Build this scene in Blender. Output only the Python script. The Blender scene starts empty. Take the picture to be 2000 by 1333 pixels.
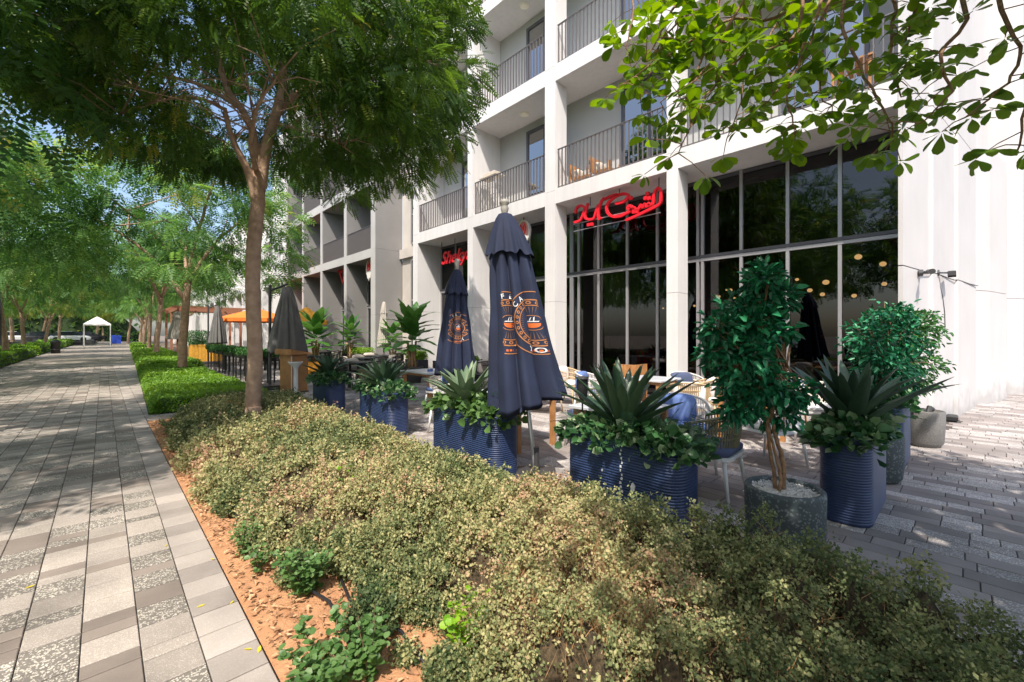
import bpy, math, random
import numpy as np
from mathutils import Vector, Matrix
random.seed(7); RNG = np.random.default_rng(11)
S = bpy.context.scene
COL = S.collection
PI = math.pi
# ------------------------------------------------------------------ camera
CH = 1.5
FPX = 839.0
FX, FY = 0.6895, 0.7243           # camera forward on the ground
RX, RY = 0.7243, -0.6895          # camera right
HZ = 654.0
cam = bpy.data.cameras.new('camera'); camo = bpy.data.objects.new('camera', cam); COL.objects.link(camo)
cam.sensor_width = 36; cam.lens = FPX/2000*36; cam.clip_end = 2000; cam.clip_start = 0.05
cam.shift_y = -(666.5-HZ)/2000
camo.location = (0, 0, CH)
camo.rotation_euler = (math.radians(90), 0, math.atan2(-FX, FY))
S.camera = camo
# ------------------------------------------------------------------ light
SUN = Vector((1.0, 0.8, -1.76)).normalized()
elev = math.asin(-SUN.z); azi = math.atan2(-SUN.x, -SUN.y)
w = bpy.data.worlds.new("World"); S.world = w; w.use_nodes = True
nt = w.node_tree; nt.nodes.clear()
sky = nt.nodes.new('ShaderNodeTexSky'); sky.sky_type = 'NISHITA'; sky.sun_disc = False
sky.sun_elevation = elev; sky.sun_rotation = azi; sky.dust_density = 2.5; sky.air_density = 1.0; sky.altitude = 0
bg = nt.nodes.new('ShaderNodeBackground'); bg.inputs[1].default_value = 0.15
wo = nt.nodes.new('ShaderNodeOutputWorld')
nt.links.new(sky.outputs[0], bg.inputs[0]); nt.links.new(bg.outputs[0], wo.inputs[0])
sl = bpy.data.lights.new('sun', 'SUN'); sl.energy = 3.35; sl.angle = math.radians(0.55); sl.color = (1.0, 0.925, 0.82)
so = bpy.data.objects.new('sun', sl); COL.objects.link(so); so.location = (-20, -20, 40)
so.rotation_euler = SUN.to_track_quat('-Z', 'Y').to_euler()
S.view_settings.view_transform = 'Standard'; S.view_settings.look = 'None'
S.view_settings.exposure = 0.88; S.view_settings.gamma = 1; S.view_settings.use_curve_mapping = False

# ------------------------------------------------------------------ pixel of the photo -> place
def W(px, py, z=0.0):
    d = FPX*(CH-z)/(py-HZ); l = (px-1000)/FPX*d
    return Vector((d*FX+l*RX, d*FY+l*RY, z))
def PD(px, py, d):
    l = (px-1000)/FPX*d
    return Vector((d*FX+l*RX, d*FY+l*RY, CH+(HZ-py)/FPX*d))
def WX(px, py, X):
    u = (px-1000)/FPX; d = X/(FX+RX*u)
    return Vector((X, d*(FY+RY*u), CH+(HZ-py)/FPX*d))
def to_px(x, y, z=0):
    d = x*FX+y*FY; l = x*RX+y*RY
    if d < .1: return (-9999, -9999, d)
    return (1000+l/d*FPX, HZ-(z-CH)/d*FPX, d)

# ------------------------------------------------------------------ materials
MATS = {}
def mat(name, col=(.5,.5,.5), rough=.6, metal=0, spec=.5, noise=None, bump=0, bscale=40, col2=None, emit=None):
    m = bpy.data.materials.new(name); m.use_nodes = True; MATS[name] = m
    n = m.node_tree; b = n.nodes['Principled BSDF']
    b.inputs['Base Color'].default_value = (*col, 1); b.inputs['Roughness'].default_value = rough
    b.inputs['Metallic'].default_value = metal; b.inputs['Specular IOR Level'].default_value = spec
    tc = n.nodes.new('ShaderNodeTexCoord')
    if noise:
        nz = n.nodes.new('ShaderNodeTexNoise'); nz.inputs['Scale'].default_value = noise; nz.inputs['Detail'].default_value = 6
        n.links.new(tc.outputs['Object'], nz.inputs['Vector'])
        cr = n.nodes.new('ShaderNodeValToRGB'); cr.color_ramp.elements[0].position = .33; cr.color_ramp.elements[1].position = .68
        c2 = col2 or tuple(c*.78 for c in col)
        cr.color_ramp.elements[0].color = (*c2, 1); cr.color_ramp.elements[1].color = (*col, 1)
        n.links.new(nz.outputs['Fac'], cr.inputs[0]); n.links.new(cr.outputs[0], b.inputs['Base Color'])
    if bump:
        nb = n.nodes.new('ShaderNodeTexNoise'); nb.inputs['Scale'].default_value = bscale; nb.inputs['Detail'].default_value = 4
        n.links.new(tc.outputs['Object'], nb.inputs['Vector'])
        bp = n.nodes.new('ShaderNodeBump'); bp.inputs['Strength'].default_value = bump; bp.inputs['Distance'].default_value = .01
        n.links.new(nb.outputs['Fac'], bp.inputs['Height']); n.links.new(bp.outputs[0], b.inputs['Normal'])
    if emit:
        b.inputs['Emission Color'].default_value = (*emit[0], 1); b.inputs['Emission Strength'].default_value = emit[1]
    return m

def wallmat(name, col, streak=.93):
    """painted concrete: faint clouding, rain streaks, grime with a shape of its own at the foot"""
    m = mat(name, col, .75, noise=1.1, col2=tuple(c*.93 for c in col), bump=.18, bscale=30)
    n = m.node_tree; b = n.nodes['Principled BSDF']; src = b.inputs['Base Color'].links[0].from_socket
    g = n.nodes.new('ShaderNodeNewGeometry'); mp = n.nodes.new('ShaderNodeMapping'); mp.inputs['Scale'].default_value = (7,7,.35)
    nz = n.nodes.new('ShaderNodeTexNoise'); nz.inputs['Scale'].default_value = 1; nz.inputs['Detail'].default_value = 5
    n.links.new(g.outputs['Position'], mp.inputs[0]); n.links.new(mp.outputs[0], nz.inputs['Vector'])
    mr = n.nodes.new('ShaderNodeMapRange'); mr.inputs[1].default_value = .42; mr.inputs[2].default_value = .72; mr.inputs[3].default_value = 1; mr.inputs[4].default_value = streak
    n.links.new(nz.outputs['Fac'], mr.inputs[0])
    sx = n.nodes.new('ShaderNodeSeparateXYZ'); n.links.new(g.outputs['Position'], sx.inputs[0])
    n3 = n.nodes.new('ShaderNodeTexNoise'); n3.inputs['Scale'].default_value = 3.5; n3.inputs['Detail'].default_value = 6; n.links.new(g.outputs['Position'], n3.inputs['Vector'])
    ad = n.nodes.new('ShaderNodeMath'); ad.operation = 'MULTIPLY_ADD'; ad.inputs[1].default_value = -1.1; n.links.new(n3.outputs['Fac'], ad.inputs[0]); n.links.new(sx.outputs[2], ad.inputs[2])
    m2 = n.nodes.new('ShaderNodeMapRange'); m2.inputs[1].default_value = -.55; m2.inputs[2].default_value = -.15; m2.inputs[3].default_value = .70; m2.inputs[4].default_value = 1
    n.links.new(ad.outputs[0], m2.inputs[0])
    mu = n.nodes.new('ShaderNodeMath'); mu.operation = 'MULTIPLY'; n.links.new(mr.outputs[0], mu.inputs[0]); n.links.new(m2.outputs[0], mu.inputs[1])
    vm = n.nodes.new('ShaderNodeVectorMath'); vm.operation = 'SCALE'; n.links.new(src, vm.inputs[0]); n.links.new(mu.outputs[0], vm.inputs[3]); n.links.new(vm.outputs[0], b.inputs['Base Color'])
    return m

def leafmat(name, stops, rough=.45, trans=.35, spec=.4):
    """colour of each leaf from its own 'tint' value; part of the light goes through"""
    m = bpy.data.materials.new(name); m.use_nodes = True; MATS[name] = m
    n = m.node_tree; b = n.nodes['Principled BSDF']; out = n.nodes['Material Output']
    at = n.nodes.new('ShaderNodeAttribute'); at.attribute_name = 'tint'
    cr = n.nodes.new('ShaderNodeValToRGB'); e = cr.color_ramp.elements
    while len(e) < len(stops): e.new(.5)
    for k, (p, c) in enumerate(stops): e[k].position = p; e[k].color = (*c, 1)
    n.links.new(at.outputs['Fac'], cr.inputs[0]); n.links.new(cr.outputs[0], b.inputs['Base Color'])
    b.inputs['Roughness'].default_value = rough; b.inputs['Specular IOR Level'].default_value = spec
    tr = n.nodes.new('ShaderNodeBsdfTranslucent')
    hs = n.nodes.new('ShaderNodeHueSaturation'); hs.inputs['Hue'].default_value = .48; hs.inputs['Saturation'].default_value = 1.15; hs.inputs['Value'].default_value = 1.5
    n.links.new(cr.outputs[0], hs.inputs['Color']); n.links.new(hs.outputs[0], tr.inputs[0])
    mx = n.nodes.new('ShaderNodeMixShader'); mx.inputs[0].default_value = trans
    n.links.new(b.outputs[0], mx.inputs[1]); n.links.new(tr.outputs[0], mx.inputs[2]); n.links.new(mx.outputs[0], out.inputs[0])
    return m

def objleafmat(name, c1, c2, rough=.4, trans=.25, zgrad=None):
    """for leaves that are objects of their own: each gets a colour by its random number"""
    m = bpy.data.materials.new(name); m.use_nodes = True; MATS[name] = m
    n = m.node_tree; b = n.nodes['Principled BSDF']; out = n.nodes['Material Output']
    oi = n.nodes.new('ShaderNodeObjectInfo'); tc = n.nodes.new('ShaderNodeTexCoord')
    cr = n.nodes.new('ShaderNodeValToRGB'); cr.color_ramp.elements[0].color = (*c1, 1); cr.color_ramp.elements[1].color = (*c2, 1)
    nz = n.nodes.new('ShaderNodeTexNoise'); nz.inputs['Scale'].default_value = 14
    mp = n.nodes.new('ShaderNodeMapping'); mp.inputs['Scale'].default_value = (.4, 3, 3)
    n.links.new(tc.outputs['Object'], mp.inputs[0]); n.links.new(mp.outputs[0], nz.inputs['Vector'])
    ad = n.nodes.new('ShaderNodeMath'); ad.operation = 'MULTIPLY_ADD'; ad.inputs[1].default_value = .5
    n.links.new(nz.outputs['Fac'], ad.inputs[0])
    m2 = n.nodes.new('ShaderNodeMath'); m2.operation = 'MULTIPLY_ADD'; m2.inputs[1].default_value = .8; m2.inputs[2].default_value = -.15
    n.links.new(oi.outputs['Random'], m2.inputs[0]); n.links.new(m2.outputs[0], ad.inputs[2])
    n.links.new(ad.outputs[0], cr.inputs[0]); n.links.new(cr.outputs[0], b.inputs['Base Color'])
    b.inputs['Roughness'].default_value = rough
    tr = n.nodes.new('ShaderNodeBsdfTranslucent')
    hs = n.nodes.new('ShaderNodeHueSaturation'); hs.inputs['Hue'].default_value = .48; hs.inputs['Value'].default_value = 1.6
    n.links.new(cr.outputs[0], hs.inputs['Color']); n.links.new(hs.outputs[0], tr.inputs[0])
    mx = n.nodes.new('ShaderNodeMixShader'); mx.inputs[0].default_value = trans
    n.links.new(b.outputs[0], mx.inputs[1]); n.links.new(tr.outputs[0], mx.inputs[2]); n.links.new(mx.outputs[0], out.inputs[0])
    return m

def chipmat(name, base, chip, scale, thr, rough=.75, jit=.02, bump=.3):
    """cast stone with exposed chips"""
    m = bpy.data.materials.new(name); m.use_nodes = True; MATS[name] = m
    n = m.node_tree; b = n.nodes['Principled BSDF']; b.inputs['Roughness'].default_value = rough
    g = n.nodes.new('ShaderNodeNewGeometry')
    nz = n.nodes.new('ShaderNodeTexNoise'); nz.inputs['Scale'].default_value = scale*.7; n.links.new(g.outputs['Position'], nz.inputs['Vector'])
    mv = n.nodes.new('ShaderNodeVectorMath'); mv.operation = 'MULTIPLY_ADD'; mv.inputs[1].default_value = (jit,)*3
    n.links.new(nz.outputs['Color'], mv.inputs[0]); n.links.new(g.outputs['Position'], mv.inputs[2])
    v = n.nodes.new('ShaderNodeTexVoronoi'); v.inputs['Scale'].default_value = scale; n.links.new(mv.outputs[0], v.inputs['Vector'])
    cr = n.nodes.new('ShaderNodeValToRGB'); cr.color_ramp.elements[0].position = thr; cr.color_ramp.elements[1].position = thr+.1
    cr.color_ramp.elements[0].color = (*chip, 1); cr.color_ramp.elements[1].color = (*base, 1)
    n.links.new(v.outputs['Distance'], cr.inputs[0])
    # only some cells show a chip
    sp = n.nodes.new('ShaderNodeSeparateColor'); n.links.new(v.outputs['Color'], sp.inputs[0])
    gt = n.nodes.new('ShaderNodeMath'); gt.operation = 'GREATER_THAN'; gt.inputs[1].default_value = .35; n.links.new(sp.outputs[0], gt.inputs[0])
    mx = n.nodes.new('ShaderNodeMix'); mx.data_type = 'RGBA'; mx.inputs[6].default_value = (*base, 1)
    n.links.new(gt.outputs[0], mx.inputs[0]); n.links.new(cr.outputs[0], mx.inputs[7])
    n2 = n.nodes.new('ShaderNodeTexNoise'); n2.inputs['Scale'].default_value = 2.3; n2.inputs['Detail'].default_value = 5; n.links.new(g.outputs['Position'], n2.inputs['Vector'])
    mr = n.nodes.new('ShaderNodeMapRange'); mr.inputs[1].default_value = .3; mr.inputs[2].default_value = .7; mr.inputs[3].default_value = .64; mr.inputs[4].default_value = .97
    n.links.new(n2.outputs['Fac'], mr.inputs[0])
    oi = n.nodes.new('ShaderNodeAttribute'); oi.attribute_name = 'tone'
    ma = n.nodes.new('ShaderNodeMath'); ma.operation = 'ADD'; n.links.new(oi.outputs['Fac'], ma.inputs[0]); n.links.new(mr.outputs[0], ma.inputs[1])
    vm = n.nodes.new('ShaderNodeVectorMath'); vm.operation = 'SCALE'; n.links.new(mx.outputs[2], vm.inputs[0]); n.links.new(ma.outputs[0], vm.inputs[3])
    n.links.new(vm.outputs[0], b.inputs['Base Color'])
    bp = n.nodes.new('ShaderNodeBump'); bp.inputs['Strength'].default_value = bump; bp.inputs['Distance'].default_value = .003; bp.invert = True
    n.links.new(v.outputs['Distance'], bp.inputs['Height']); n.links.new(bp.outputs[0], b.inputs['Normal'])
    return m

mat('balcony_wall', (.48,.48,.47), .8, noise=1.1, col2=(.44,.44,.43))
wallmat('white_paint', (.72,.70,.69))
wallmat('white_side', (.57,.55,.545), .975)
mat('grey_paint', (.26,.25,.245), .75, noise=.8, col2=(.215,.21,.205))
mat('grey_edge', (.5,.49,.48), .75, noise=.8, col2=(.43,.42,.41))
mat('beige_paint', (.58,.53,.48), .75, noise=.8)
mat('joint', (.10,.095,.09), .9)
mat('frame_metal', (.10,.10,.115), .4, .3)
mat('frame_light', (.42,.41,.43), .4, .5)
mat('rail_metal', (.17,.155,.155), .45, .3)
mat('curtain', (.5,.5,.5), .9)
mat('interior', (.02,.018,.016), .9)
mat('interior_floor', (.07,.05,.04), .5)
mat('asphalt', (.055,.055,.055), .9, noise=3)
mat('far_ground', (.20,.16,.12), .95, noise=.3)
mat('joint_sand', (.085,.075,.07), .95, noise=5)
mat('soil', (.50,.265,.135), .95, noise=7, col2=(.38,.185,.09), bump=1.0, bscale=60)
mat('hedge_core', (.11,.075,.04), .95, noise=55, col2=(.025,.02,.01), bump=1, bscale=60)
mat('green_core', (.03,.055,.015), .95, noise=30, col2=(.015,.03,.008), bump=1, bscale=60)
mat('bark', (.50,.34,.235), .9, noise=9, col2=(.33,.21,.145), bump=.9, bscale=22)
mat('ficus_bark', (.34,.20,.11), .8, noise=25, col2=(.17,.09,.05), bump=.7, bscale=60)
mat('planter_blue', (.034,.058,.145), .45, noise=5, col2=(.020,.037,.10), spec=.5)
mat('navy_fabric', (.014,.022,.058), .85, noise=3.5, col2=(.009,.014,.038), bump=.25, bscale=120)
mat('grey_fabric', (.15,.145,.14), .9, noise=3, col2=(.11,.108,.105), bump=.2, bscale=80)
mat('beige_fabric', (.46,.42,.37), .9, noise=3)
mat('orange_fabric', (.90,.22,.03), .8, noise=3, col2=(.8,.17,.02))
mat('yellow_fabric', (.92,.42,.05), .8)
mat('white_fabric', (.8,.79,.75), .8)
mat('umbrella_cord', (.03,.03,.035), .6)
mat('print_orange', (.42,.17,.06), .8)
mat('print_brown', (.16,.09,.06), .85)
mat('print_bright', (.62,.14,.03), .7)
mat('print_white', (.7,.7,.72), .8)
mat('alu', (.62,.62,.63), .35, .8)
mat('finial', (.30,.28,.25), .6)
mat('wood', (.50,.25,.10), .5, noise=9, col2=(.38,.17,.06))
mat('lectern_wood', (.42,.21,.08), .5, noise=5, col2=(.33,.15,.055))
mat('yellow_wood', (.75,.38,.05), .6, noise=8)
mat('cushion_blue', (.12,.19,.42), .9, bump=.3, bscale=90)
mat('cushion_navy', (.07,.09,.17), .9, bump=.3, bscale=90)
mat('cushion_white', (.72,.70,.70), .9)
mat('cushion_beige', (.55,.48,.40), .9)
mat('rope_olive', (.22,.20,.12), .8, noise=40)
mat('rope_white', (.70,.66,.60), .8)
mat('rope_tan', (.58,.42,.24), .7, noise=30)
mat('leg_white', (.72,.72,.71), .4)
mat('table_top', (.55,.57,.60), .3)
mat('black_metal', (.018,.018,.02), .45)
mat('dark_metal', (.05,.05,.055), .45)
mat('terracotta', (.35,.14,.07), .8)
mat('dark_pot', (.10,.09,.09), .7)
mat('sign_red', (.82,.02,.035), .35)
mat('sign_white', (.8,.75,.72), .4)
mat('sign_pink', (.75,.30,.24), .4)
mat('red_metal', (.62,.02,.03), .4)
mat('stain_white', (.75,.75,.74), .8)
mat('pebble', (.82,.80,.78), .8, noise=80, col2=(.62,.60,.58), bump=.8, bscale=120)
mat('hose', (.02,.02,.024), .5)
mat('pendant', (.9,.6,.25), .5, emit=((1.0,.62,.25), 2.6))
mat('ceiling_glow', (.9,.85,.7), .5)
mat('gazebo', (.8,.78,.73), .7)
mat('car_white', (.75,.75,.75), .25, 0)
mat('car_dark', (.04,.04,.05), .25, 0)
mat('car_glass', (.02,.025,.03), .08)
mat('tyre', (.02,.02,.02), .8)
mat('tail_red', (.5,.01,.01), .3)
mat('blue_sign', (.04,.10,.65), .5)
mat('pergola_wood', (.34,.14,.08), .7)
mat('stem_tan', (.52,.30,.15), .7, noise=20, col2=(.36,.2,.09))
mat('twig', (.16,.10,.06), .8)
mat('cable', (.09,.085,.085), .6)
mat('clothes_white', (.75,.72,.66), .9); mat('clothes_orange', (.6,.2,.08), .9)
chipmat('tile_pebbled', (.22,.195,.17), (.66,.60,.51), 98, .42, jit=.02)
chipmat('tile_fine', (.40,.345,.30), (.60,.545,.48), 150, .32, bump=.15)
chipmat('tile_smooth', (.285,.235,.20), (.36,.305,.27), 240, .25, bump=.08)
chipmat('tile_edge', (.43,.375,.335), (.55,.49,.45), 190, .28, bump=.1)
chipmat('paver_dark', (.31,.27,.255), (.37,.33,.31), 210, .2, bump=.06)
chipmat('paver_chip', (.39,.35,.335), (.78,.74,.70), 105, .38, bump=.25, jit=.02)
chipmat('granite', (.075,.095,.105), (.20,.225,.23), 48, .36, rough=.7, bump=.5, jit=.03)
chipmat('granite_light', (.17,.165,.16), (.32,.31,.30), 110, .28, rough=.7, bump=.5)

def glassmat(name, tint, refl_boost=1.0, rough=.0):
    m = bpy.data.materials.new(name); m.use_nodes = True; MATS[name] = m
    n = m.node_tree; n.nodes.remove(n.nodes['Principled BSDF']); out = n.nodes['Material Output']
    t = n.nodes.new('ShaderNodeBsdfTransparent'); t.inputs[0].default_value = (*tint, 1)
    g = n.nodes.new('ShaderNodeBsdfGlossy'); g.inputs['Roughness'].default_value = rough
    lw = n.nodes.new('ShaderNodeFresnel'); lw.inputs[0].default_value = 1.5
    mm = n.nodes.new('ShaderNodeMath'); mm.operation = 'MULTIPLY'; mm.use_clamp = True; mm.inputs[1].default_value = refl_boost
    mx = n.nodes.new('ShaderNodeMixShader'); n.links.new(lw.outputs[0], mm.inputs[0]); n.links.new(mm.outputs[0], mx.inputs[0])
    n.links.new(t.outputs[0], mx.inputs[1]); n.links.new(g.outputs[0], mx.inputs[2]); n.links.new(mx.outputs[0], out.inputs[0])
glassmat('shop_glass', (.36,.35,.35), 1.5)
glassmat('door_glass', (.12,.13,.15), 9.0)

leafmat('main_leaf', [(0,(.035,.085,.018)),(.5,(.09,.18,.035)),(.85,(.18,.31,.055)),(1,(.30,.30,.06))], trans=.42)
leafmat('row_leaf', [(0,(.05,.13,.04)),(.5,(.13,.27,.075)),(.85,(.24,.40,.11)),(1,(.42,.42,.10))], trans=.5)
leafmat('yellow_leaf', [(0,(.13,.20,.04)),(.5,(.24,.31,.06)),(1,(.45,.38,.08))], trans=.45)
leafmat('hedge_leaf', [(0,(.04,.075,.025)),(.35,(.17,.20,.08)),(.7,(.42,.40,.18)),(.88,(.52,.42,.23)),(1,(.42,.26,.16))], trans=.2, rough=.7)
leafmat('bed_leaf', [(0,(.06,.14,.02)),(.5,(.17,.33,.035)),(1,(.32,.48,.06))], trans=.35)
leafmat('fresh_leaf', [(0,(.05,.12,.03)),(.6,(.11,.21,.06)),(1,(.16,.27,.10))], trans=.3)
leafmat('lime_leaf', [(0,(.12,.30,.01)),(1,(.30,.50,.03))], trans=.35)
leafmat('ficus_leaf', [(0,(.008,.07,.032)),(.6,(.016,.15,.065)),(1,(.05,.32,.14))], trans=.15, rough=.35)
leafmat('ficus_leaf_light', [(0,(.02,.08,.02)),(.6,(.05,.16,.045)),(1,(.12,.27,.08))], trans=.25, rough=.4)
leafmat('skirt_leaf', [(0,(.018,.065,.022)),(.6,(.06,.16,.055)),(.85,(.16,.26,.11)),(1,(.42,.48,.32))], trans=.15, rough=.35)
leafmat('palm_leaf', [(0,(.01,.035,.025)),(1,(.03,.085,.05))], trans=.1)
leafmat('dry_leaf', [(0,(.20,.10,.05)),(.5,(.46,.27,.14)),(1,(.62,.42,.25))], trans=.1, rough=.8)
objleafmat('agave', (.022,.055,.032), (.075,.13,.07), .4, .06)
objleafmat('agave_light', (.07,.12,.07), (.17,.24,.13), .45, .08)
objleafmat('banana', (.04,.14,.02), (.11,.28,.05), .4, .3)
objleafmat('broad_leaf', (.06,.15,.012), (.19,.33,.03), .35, .55)
objleafmat('fallen', (.65,.50,.04), (.75,.62,.06), .6, .2)

# ------------------------------------------------------------------ meshes
class MB:
    def __init__(s): s.v = []; s.f = []; s.mi = []; s.cur = 0
    def add(s, vs, fs):
        o = len(s.v); s.v += [tuple(p) for p in vs]
        for f in fs: s.f.append(tuple(i+o for i in f)); s.mi.append(s.cur)
        return s
    def box(s, x0, x1, y0, y1, z0, z1, ch=0):
        if ch:
            v = [(x0,y0,z0),(x1,y0,z0),(x1,y1,z0),(x0,y1,z0),(x0,y0,z1-ch),(x1,y0,z1-ch),(x1,y1,z1-ch),(x0,y1,z1-ch),
                 (x0+ch,y0+ch,z1),(x1-ch,y0+ch,z1),(x1-ch,y1-ch,z1),(x0+ch,y1-ch,z1)]
            return s.add(v, [(0,1,5,4),(1,2,6,5),(2,3,7,6),(3,0,4,7),(4,5,9,8),(5,6,10,9),(6,7,11,10),(7,4,8,11),(8,9,10,11)])
        v = [(x0,y0,z0),(x1,y0,z0),(x1,y1,z0),(x0,y1,z0),(x0,y0,z1),(x1,y0,z1),(x1,y1,z1),(x0,y1,z1)]
        return s.add(v, [(3,2,1,0),(4,5,6,7),(0,1,5,4),(1,2,6,5),(2,3,7,6),(3,0,4,7)])
    def bar(s, a, b, r, r2=None, n=6, cap=True):
        return s.tube([a, b], [r, r2 if r2 is not None else r], n, cap)
    def tube(s, pts, rad, n=8, cap=True):
        pts = [Vector(p) for p in pts]
        if not hasattr(rad, '__len__'): rad = [rad]*len(pts)
        rings = []; up = None
        for i, p in enumerate(pts):
            t = (pts[min(i+1, len(pts)-1)]-pts[max(i-1, 0)])
            if t.length < 1e-9: t = Vector((0,0,1))
            t.normalize()
            if up is None:
                up = Vector((0,0,1)) if abs(t.z) < .9 else Vector((1,0,0))
            a = t.cross(up)
            if a.length < 1e-4: a = t.cross(Vector((0,1,0)))
            a.normalize(); b = a.cross(t).normalized(); up = b
            rings.append([p+(a*math.cos(2*PI*k/n)+b*math.sin(2*PI*k/n))*rad[i] for k in range(n)])
        v = [q for r in rings for q in r]; f = []
        for i in range(len(pts)-1):
            for k in range(n):
                f.append((i*n+k, i*n+(k+1) % n, (i+1)*n+(k+1) % n, (i+1)*n+k))
        if cap: f.append(tuple(range(n-1, -1, -1))); f.append(tuple((len(pts)-1)*n+k for k in range(n)))
        return s.add(v, f)
    def lathe(s, prof, n=24, c=(0,0)):
        v = []; f = []
        for r, z in prof:
            for k in range(n): v.append((c[0]+r*math.cos(2*PI*k/n), c[1]+r*math.sin(2*PI*k/n), z))
        for i in range(len(prof)-1):
            for k in range(n): f.append((i*n+k, i*n+(k+1) % n, (i+1)*n+(k+1) % n, (i+1)*n+k))
        return s.add(v, f)
    def rings(s, rings, cap=True):
        n = len(rings[0]); v = [q for r in rings for q in r]; f = []
        for i in range(len(rings)-1):
            for k in range(n): f.append((i*n+k, i*n+(k+1) % n, (i+1)*n+(k+1) % n, (i+1)*n+k))
        if cap: f.append(tuple(range(n-1, -1, -1))); f.append(tuple((len(rings)-1)*n+k for k in range(n)))
        return s.add(v, f)
    def prism(s, poly, z0, z1):
        n = len(poly); v = [(x,y,z0) for x,y in poly]+[(x,y,z1) for x,y in poly]
        return s.add(v, [(k,(k+1)%n,n+(k+1)%n,n+k) for k in range(n)]+[tuple(range(n-1,-1,-1)), tuple(range(n,2*n))])
    def ball(s, c, rx, ry, rz, n=10, m=6, sup=1.0):
        rs = []
        def pw(a): return math.copysign(abs(a)**sup, a)
        for i in range(1, m):
            t = -PI/2+PI*i/m
            rs.append([(c[0]+rx*pw(math.cos(t))*pw(math.cos(2*PI*k/n)), c[1]+ry*pw(math.cos(t))*pw(math.sin(2*PI*k/n)), c[2]+rz*pw(math.sin(t))) for k in range(n)])
        return s.rings(rs)
    def mesh(s, name, mats, smooth=False):
        me = bpy.data.meshes.new(name); me.from_pydata(s.v, [], s.f)
        if isinstance(mats, str): mats = [mats]
        for m in mats: me.materials.append(MATS[m])
        if len(mats) > 1: me.polygons.foreach_set('material_index', s.mi)
        if smooth: me.polygons.foreach_set('use_smooth', [True]*len(me.polygons))
        me.update(); return me
    def build(s, name, mats, parent=None, smooth=False, loc=None, rz=0):
        return put(name, s.mesh(name, mats, smooth), parent, loc, rz)

KIDS = {}
def put(name, me, parent=None, loc=None, rz=0):
    o = bpy.data.objects.new(name, me); COL.objects.link(o)
    if parent is not None: o.parent = parent; KIDS.setdefault(parent.name, []).append(o)
    if loc is not None: o.location = loc
    if rz: o.rotation_euler = (0, 0, rz)
    return o
def tag(o, label=None, cat=None, group=None, kind=None):
    if label: o['label'] = label
    if cat: o['category'] = cat
    if group: o['group'] = group
    if kind: o['kind'] = kind
    return o
def thing(name, label, cat, loc=(0,0,0), rz=0, group=None):
    o = bpy.data.objects.new(name, None); COL.objects.link(o); o.location = loc; o.rotation_euler = (0,0,rz)
    o.empty_display_size = .1
    return tag(o, label, cat, group)
def stuff(o): o['kind'] = 'stuff'; return o
def copy_tree(o, parent=None):
    c = o.copy(); COL.objects.link(c); c.parent = parent
    if parent is not None: KIDS.setdefault(parent.name, []).append(c)
    for ch in KIDS.get(o.name, []): copy_tree(ch, c)
    return c
def dup(o, loc, rz=0, label=None, group=None, scale=None):
    c = copy_tree(o); c.location = loc; c.rotation_euler = (0,0,rz)
    if label: c['label'] = label
    if group: c['group'] = group
    if scale: c.scale = (scale,)*3 if not hasattr(scale, '__len__') else scale
    return c

def np_mesh(name, V, F, matname, tint=None, attr='tint'):
    """V (n,3); F (m,k) array of equal-sized faces"""
    me = bpy.data.meshes.new(name); m, k = F.shape
    me.vertices.add(len(V)); me.vertices.foreach_set('co', V.astype(np.float32).ravel())
    me.loops.add(m*k); me.loops.foreach_set('vertex_index', F.astype(np.int32).ravel())
    me.polygons.add(m); me.polygons.foreach_set('loop_start', np.arange(0, m*k, k, dtype=np.int32))
    me.polygons.foreach_set('loop_total', np.full(m, k, dtype=np.int32))
    me.materials.append(MATS[matname])
    if tint is not None:
        a = me.attributes.new(attr, 'FLOAT', 'POINT'); a.data.foreach_set('value', tint.astype(np.float32))
    me.update(calc_edges=True); return me

def unit(a): return a/np.maximum(np.linalg.norm(a, axis=-1, keepdims=True), 1e-9)
def basis(axis, nrm):
    x = unit(axis); y = unit(np.cross(nrm, x)); z = np.cross(x, y)
    return np.stack([x, y, z], axis=-1)          # columns
def rnd_dirs(n, zb=0):
    v = RNG.normal(size=(n,3)); v[:,2] += zb; return unit(v)
def scatter(tv, tf, M, T, sc):
    """tv (k,3) template, tf (m,q); M (N,3,3), T (N,3), sc (N,) -> V, F"""
    N = len(T); k = len(tv)
    V = np.einsum('nij,kj->nki', M, tv)*sc[:,None,None]+T[:,None,:]
    F = tf[None]+np.arange(N)[:,None,None]*k
    return V.reshape(-1,3), F.reshape(-1, tf.shape[1])
QUAD = (np.array([[0,0,0],[.5,-.5,.06],[1,0,0],[.5,.5,.06]], float), np.array([[0,1,2,3]]))
def leaf_t(wd, fold=.12, droop=.1):
    """rounder leaf of 4 quads"""
    v = [[0,0,0],[.35,-wd*.42,fold*wd],[.35,0,0],[.35,wd*.42,fold*wd],[.72,-wd*.45,fold*wd-droop*.4],[.72,0,-droop*.4],[.72,wd*.45,fold*wd-droop*.4],[1,0,-droop]]
    f = [[0,1,2,2],[0,2,3,3],[1,4,5,2],[2,5,6,3],[4,7,5,5],[5,7,6,6]]
    return np.array(v, float), f
def leaf_quads(wd, fold=.1, droop=.1):
    v = [[0,0,0],[.45,-wd*.5,fold*wd],[1,0,-droop],[.45,wd*.5,fold*wd],[.5,0,0]]
    b = .40 if wd > .6 else .26
    return np.array([[0,0,0],[.28,-wd*.46,fold*wd],[.74,-wd*b,fold*wd*.8-droop*.5],[1,0,-droop],[.74,wd*b,fold*wd*.8-droop*.5],[.28,wd*.46,fold*wd]], float), np.array([[0,1,2,3],[0,3,4,5]])
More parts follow.
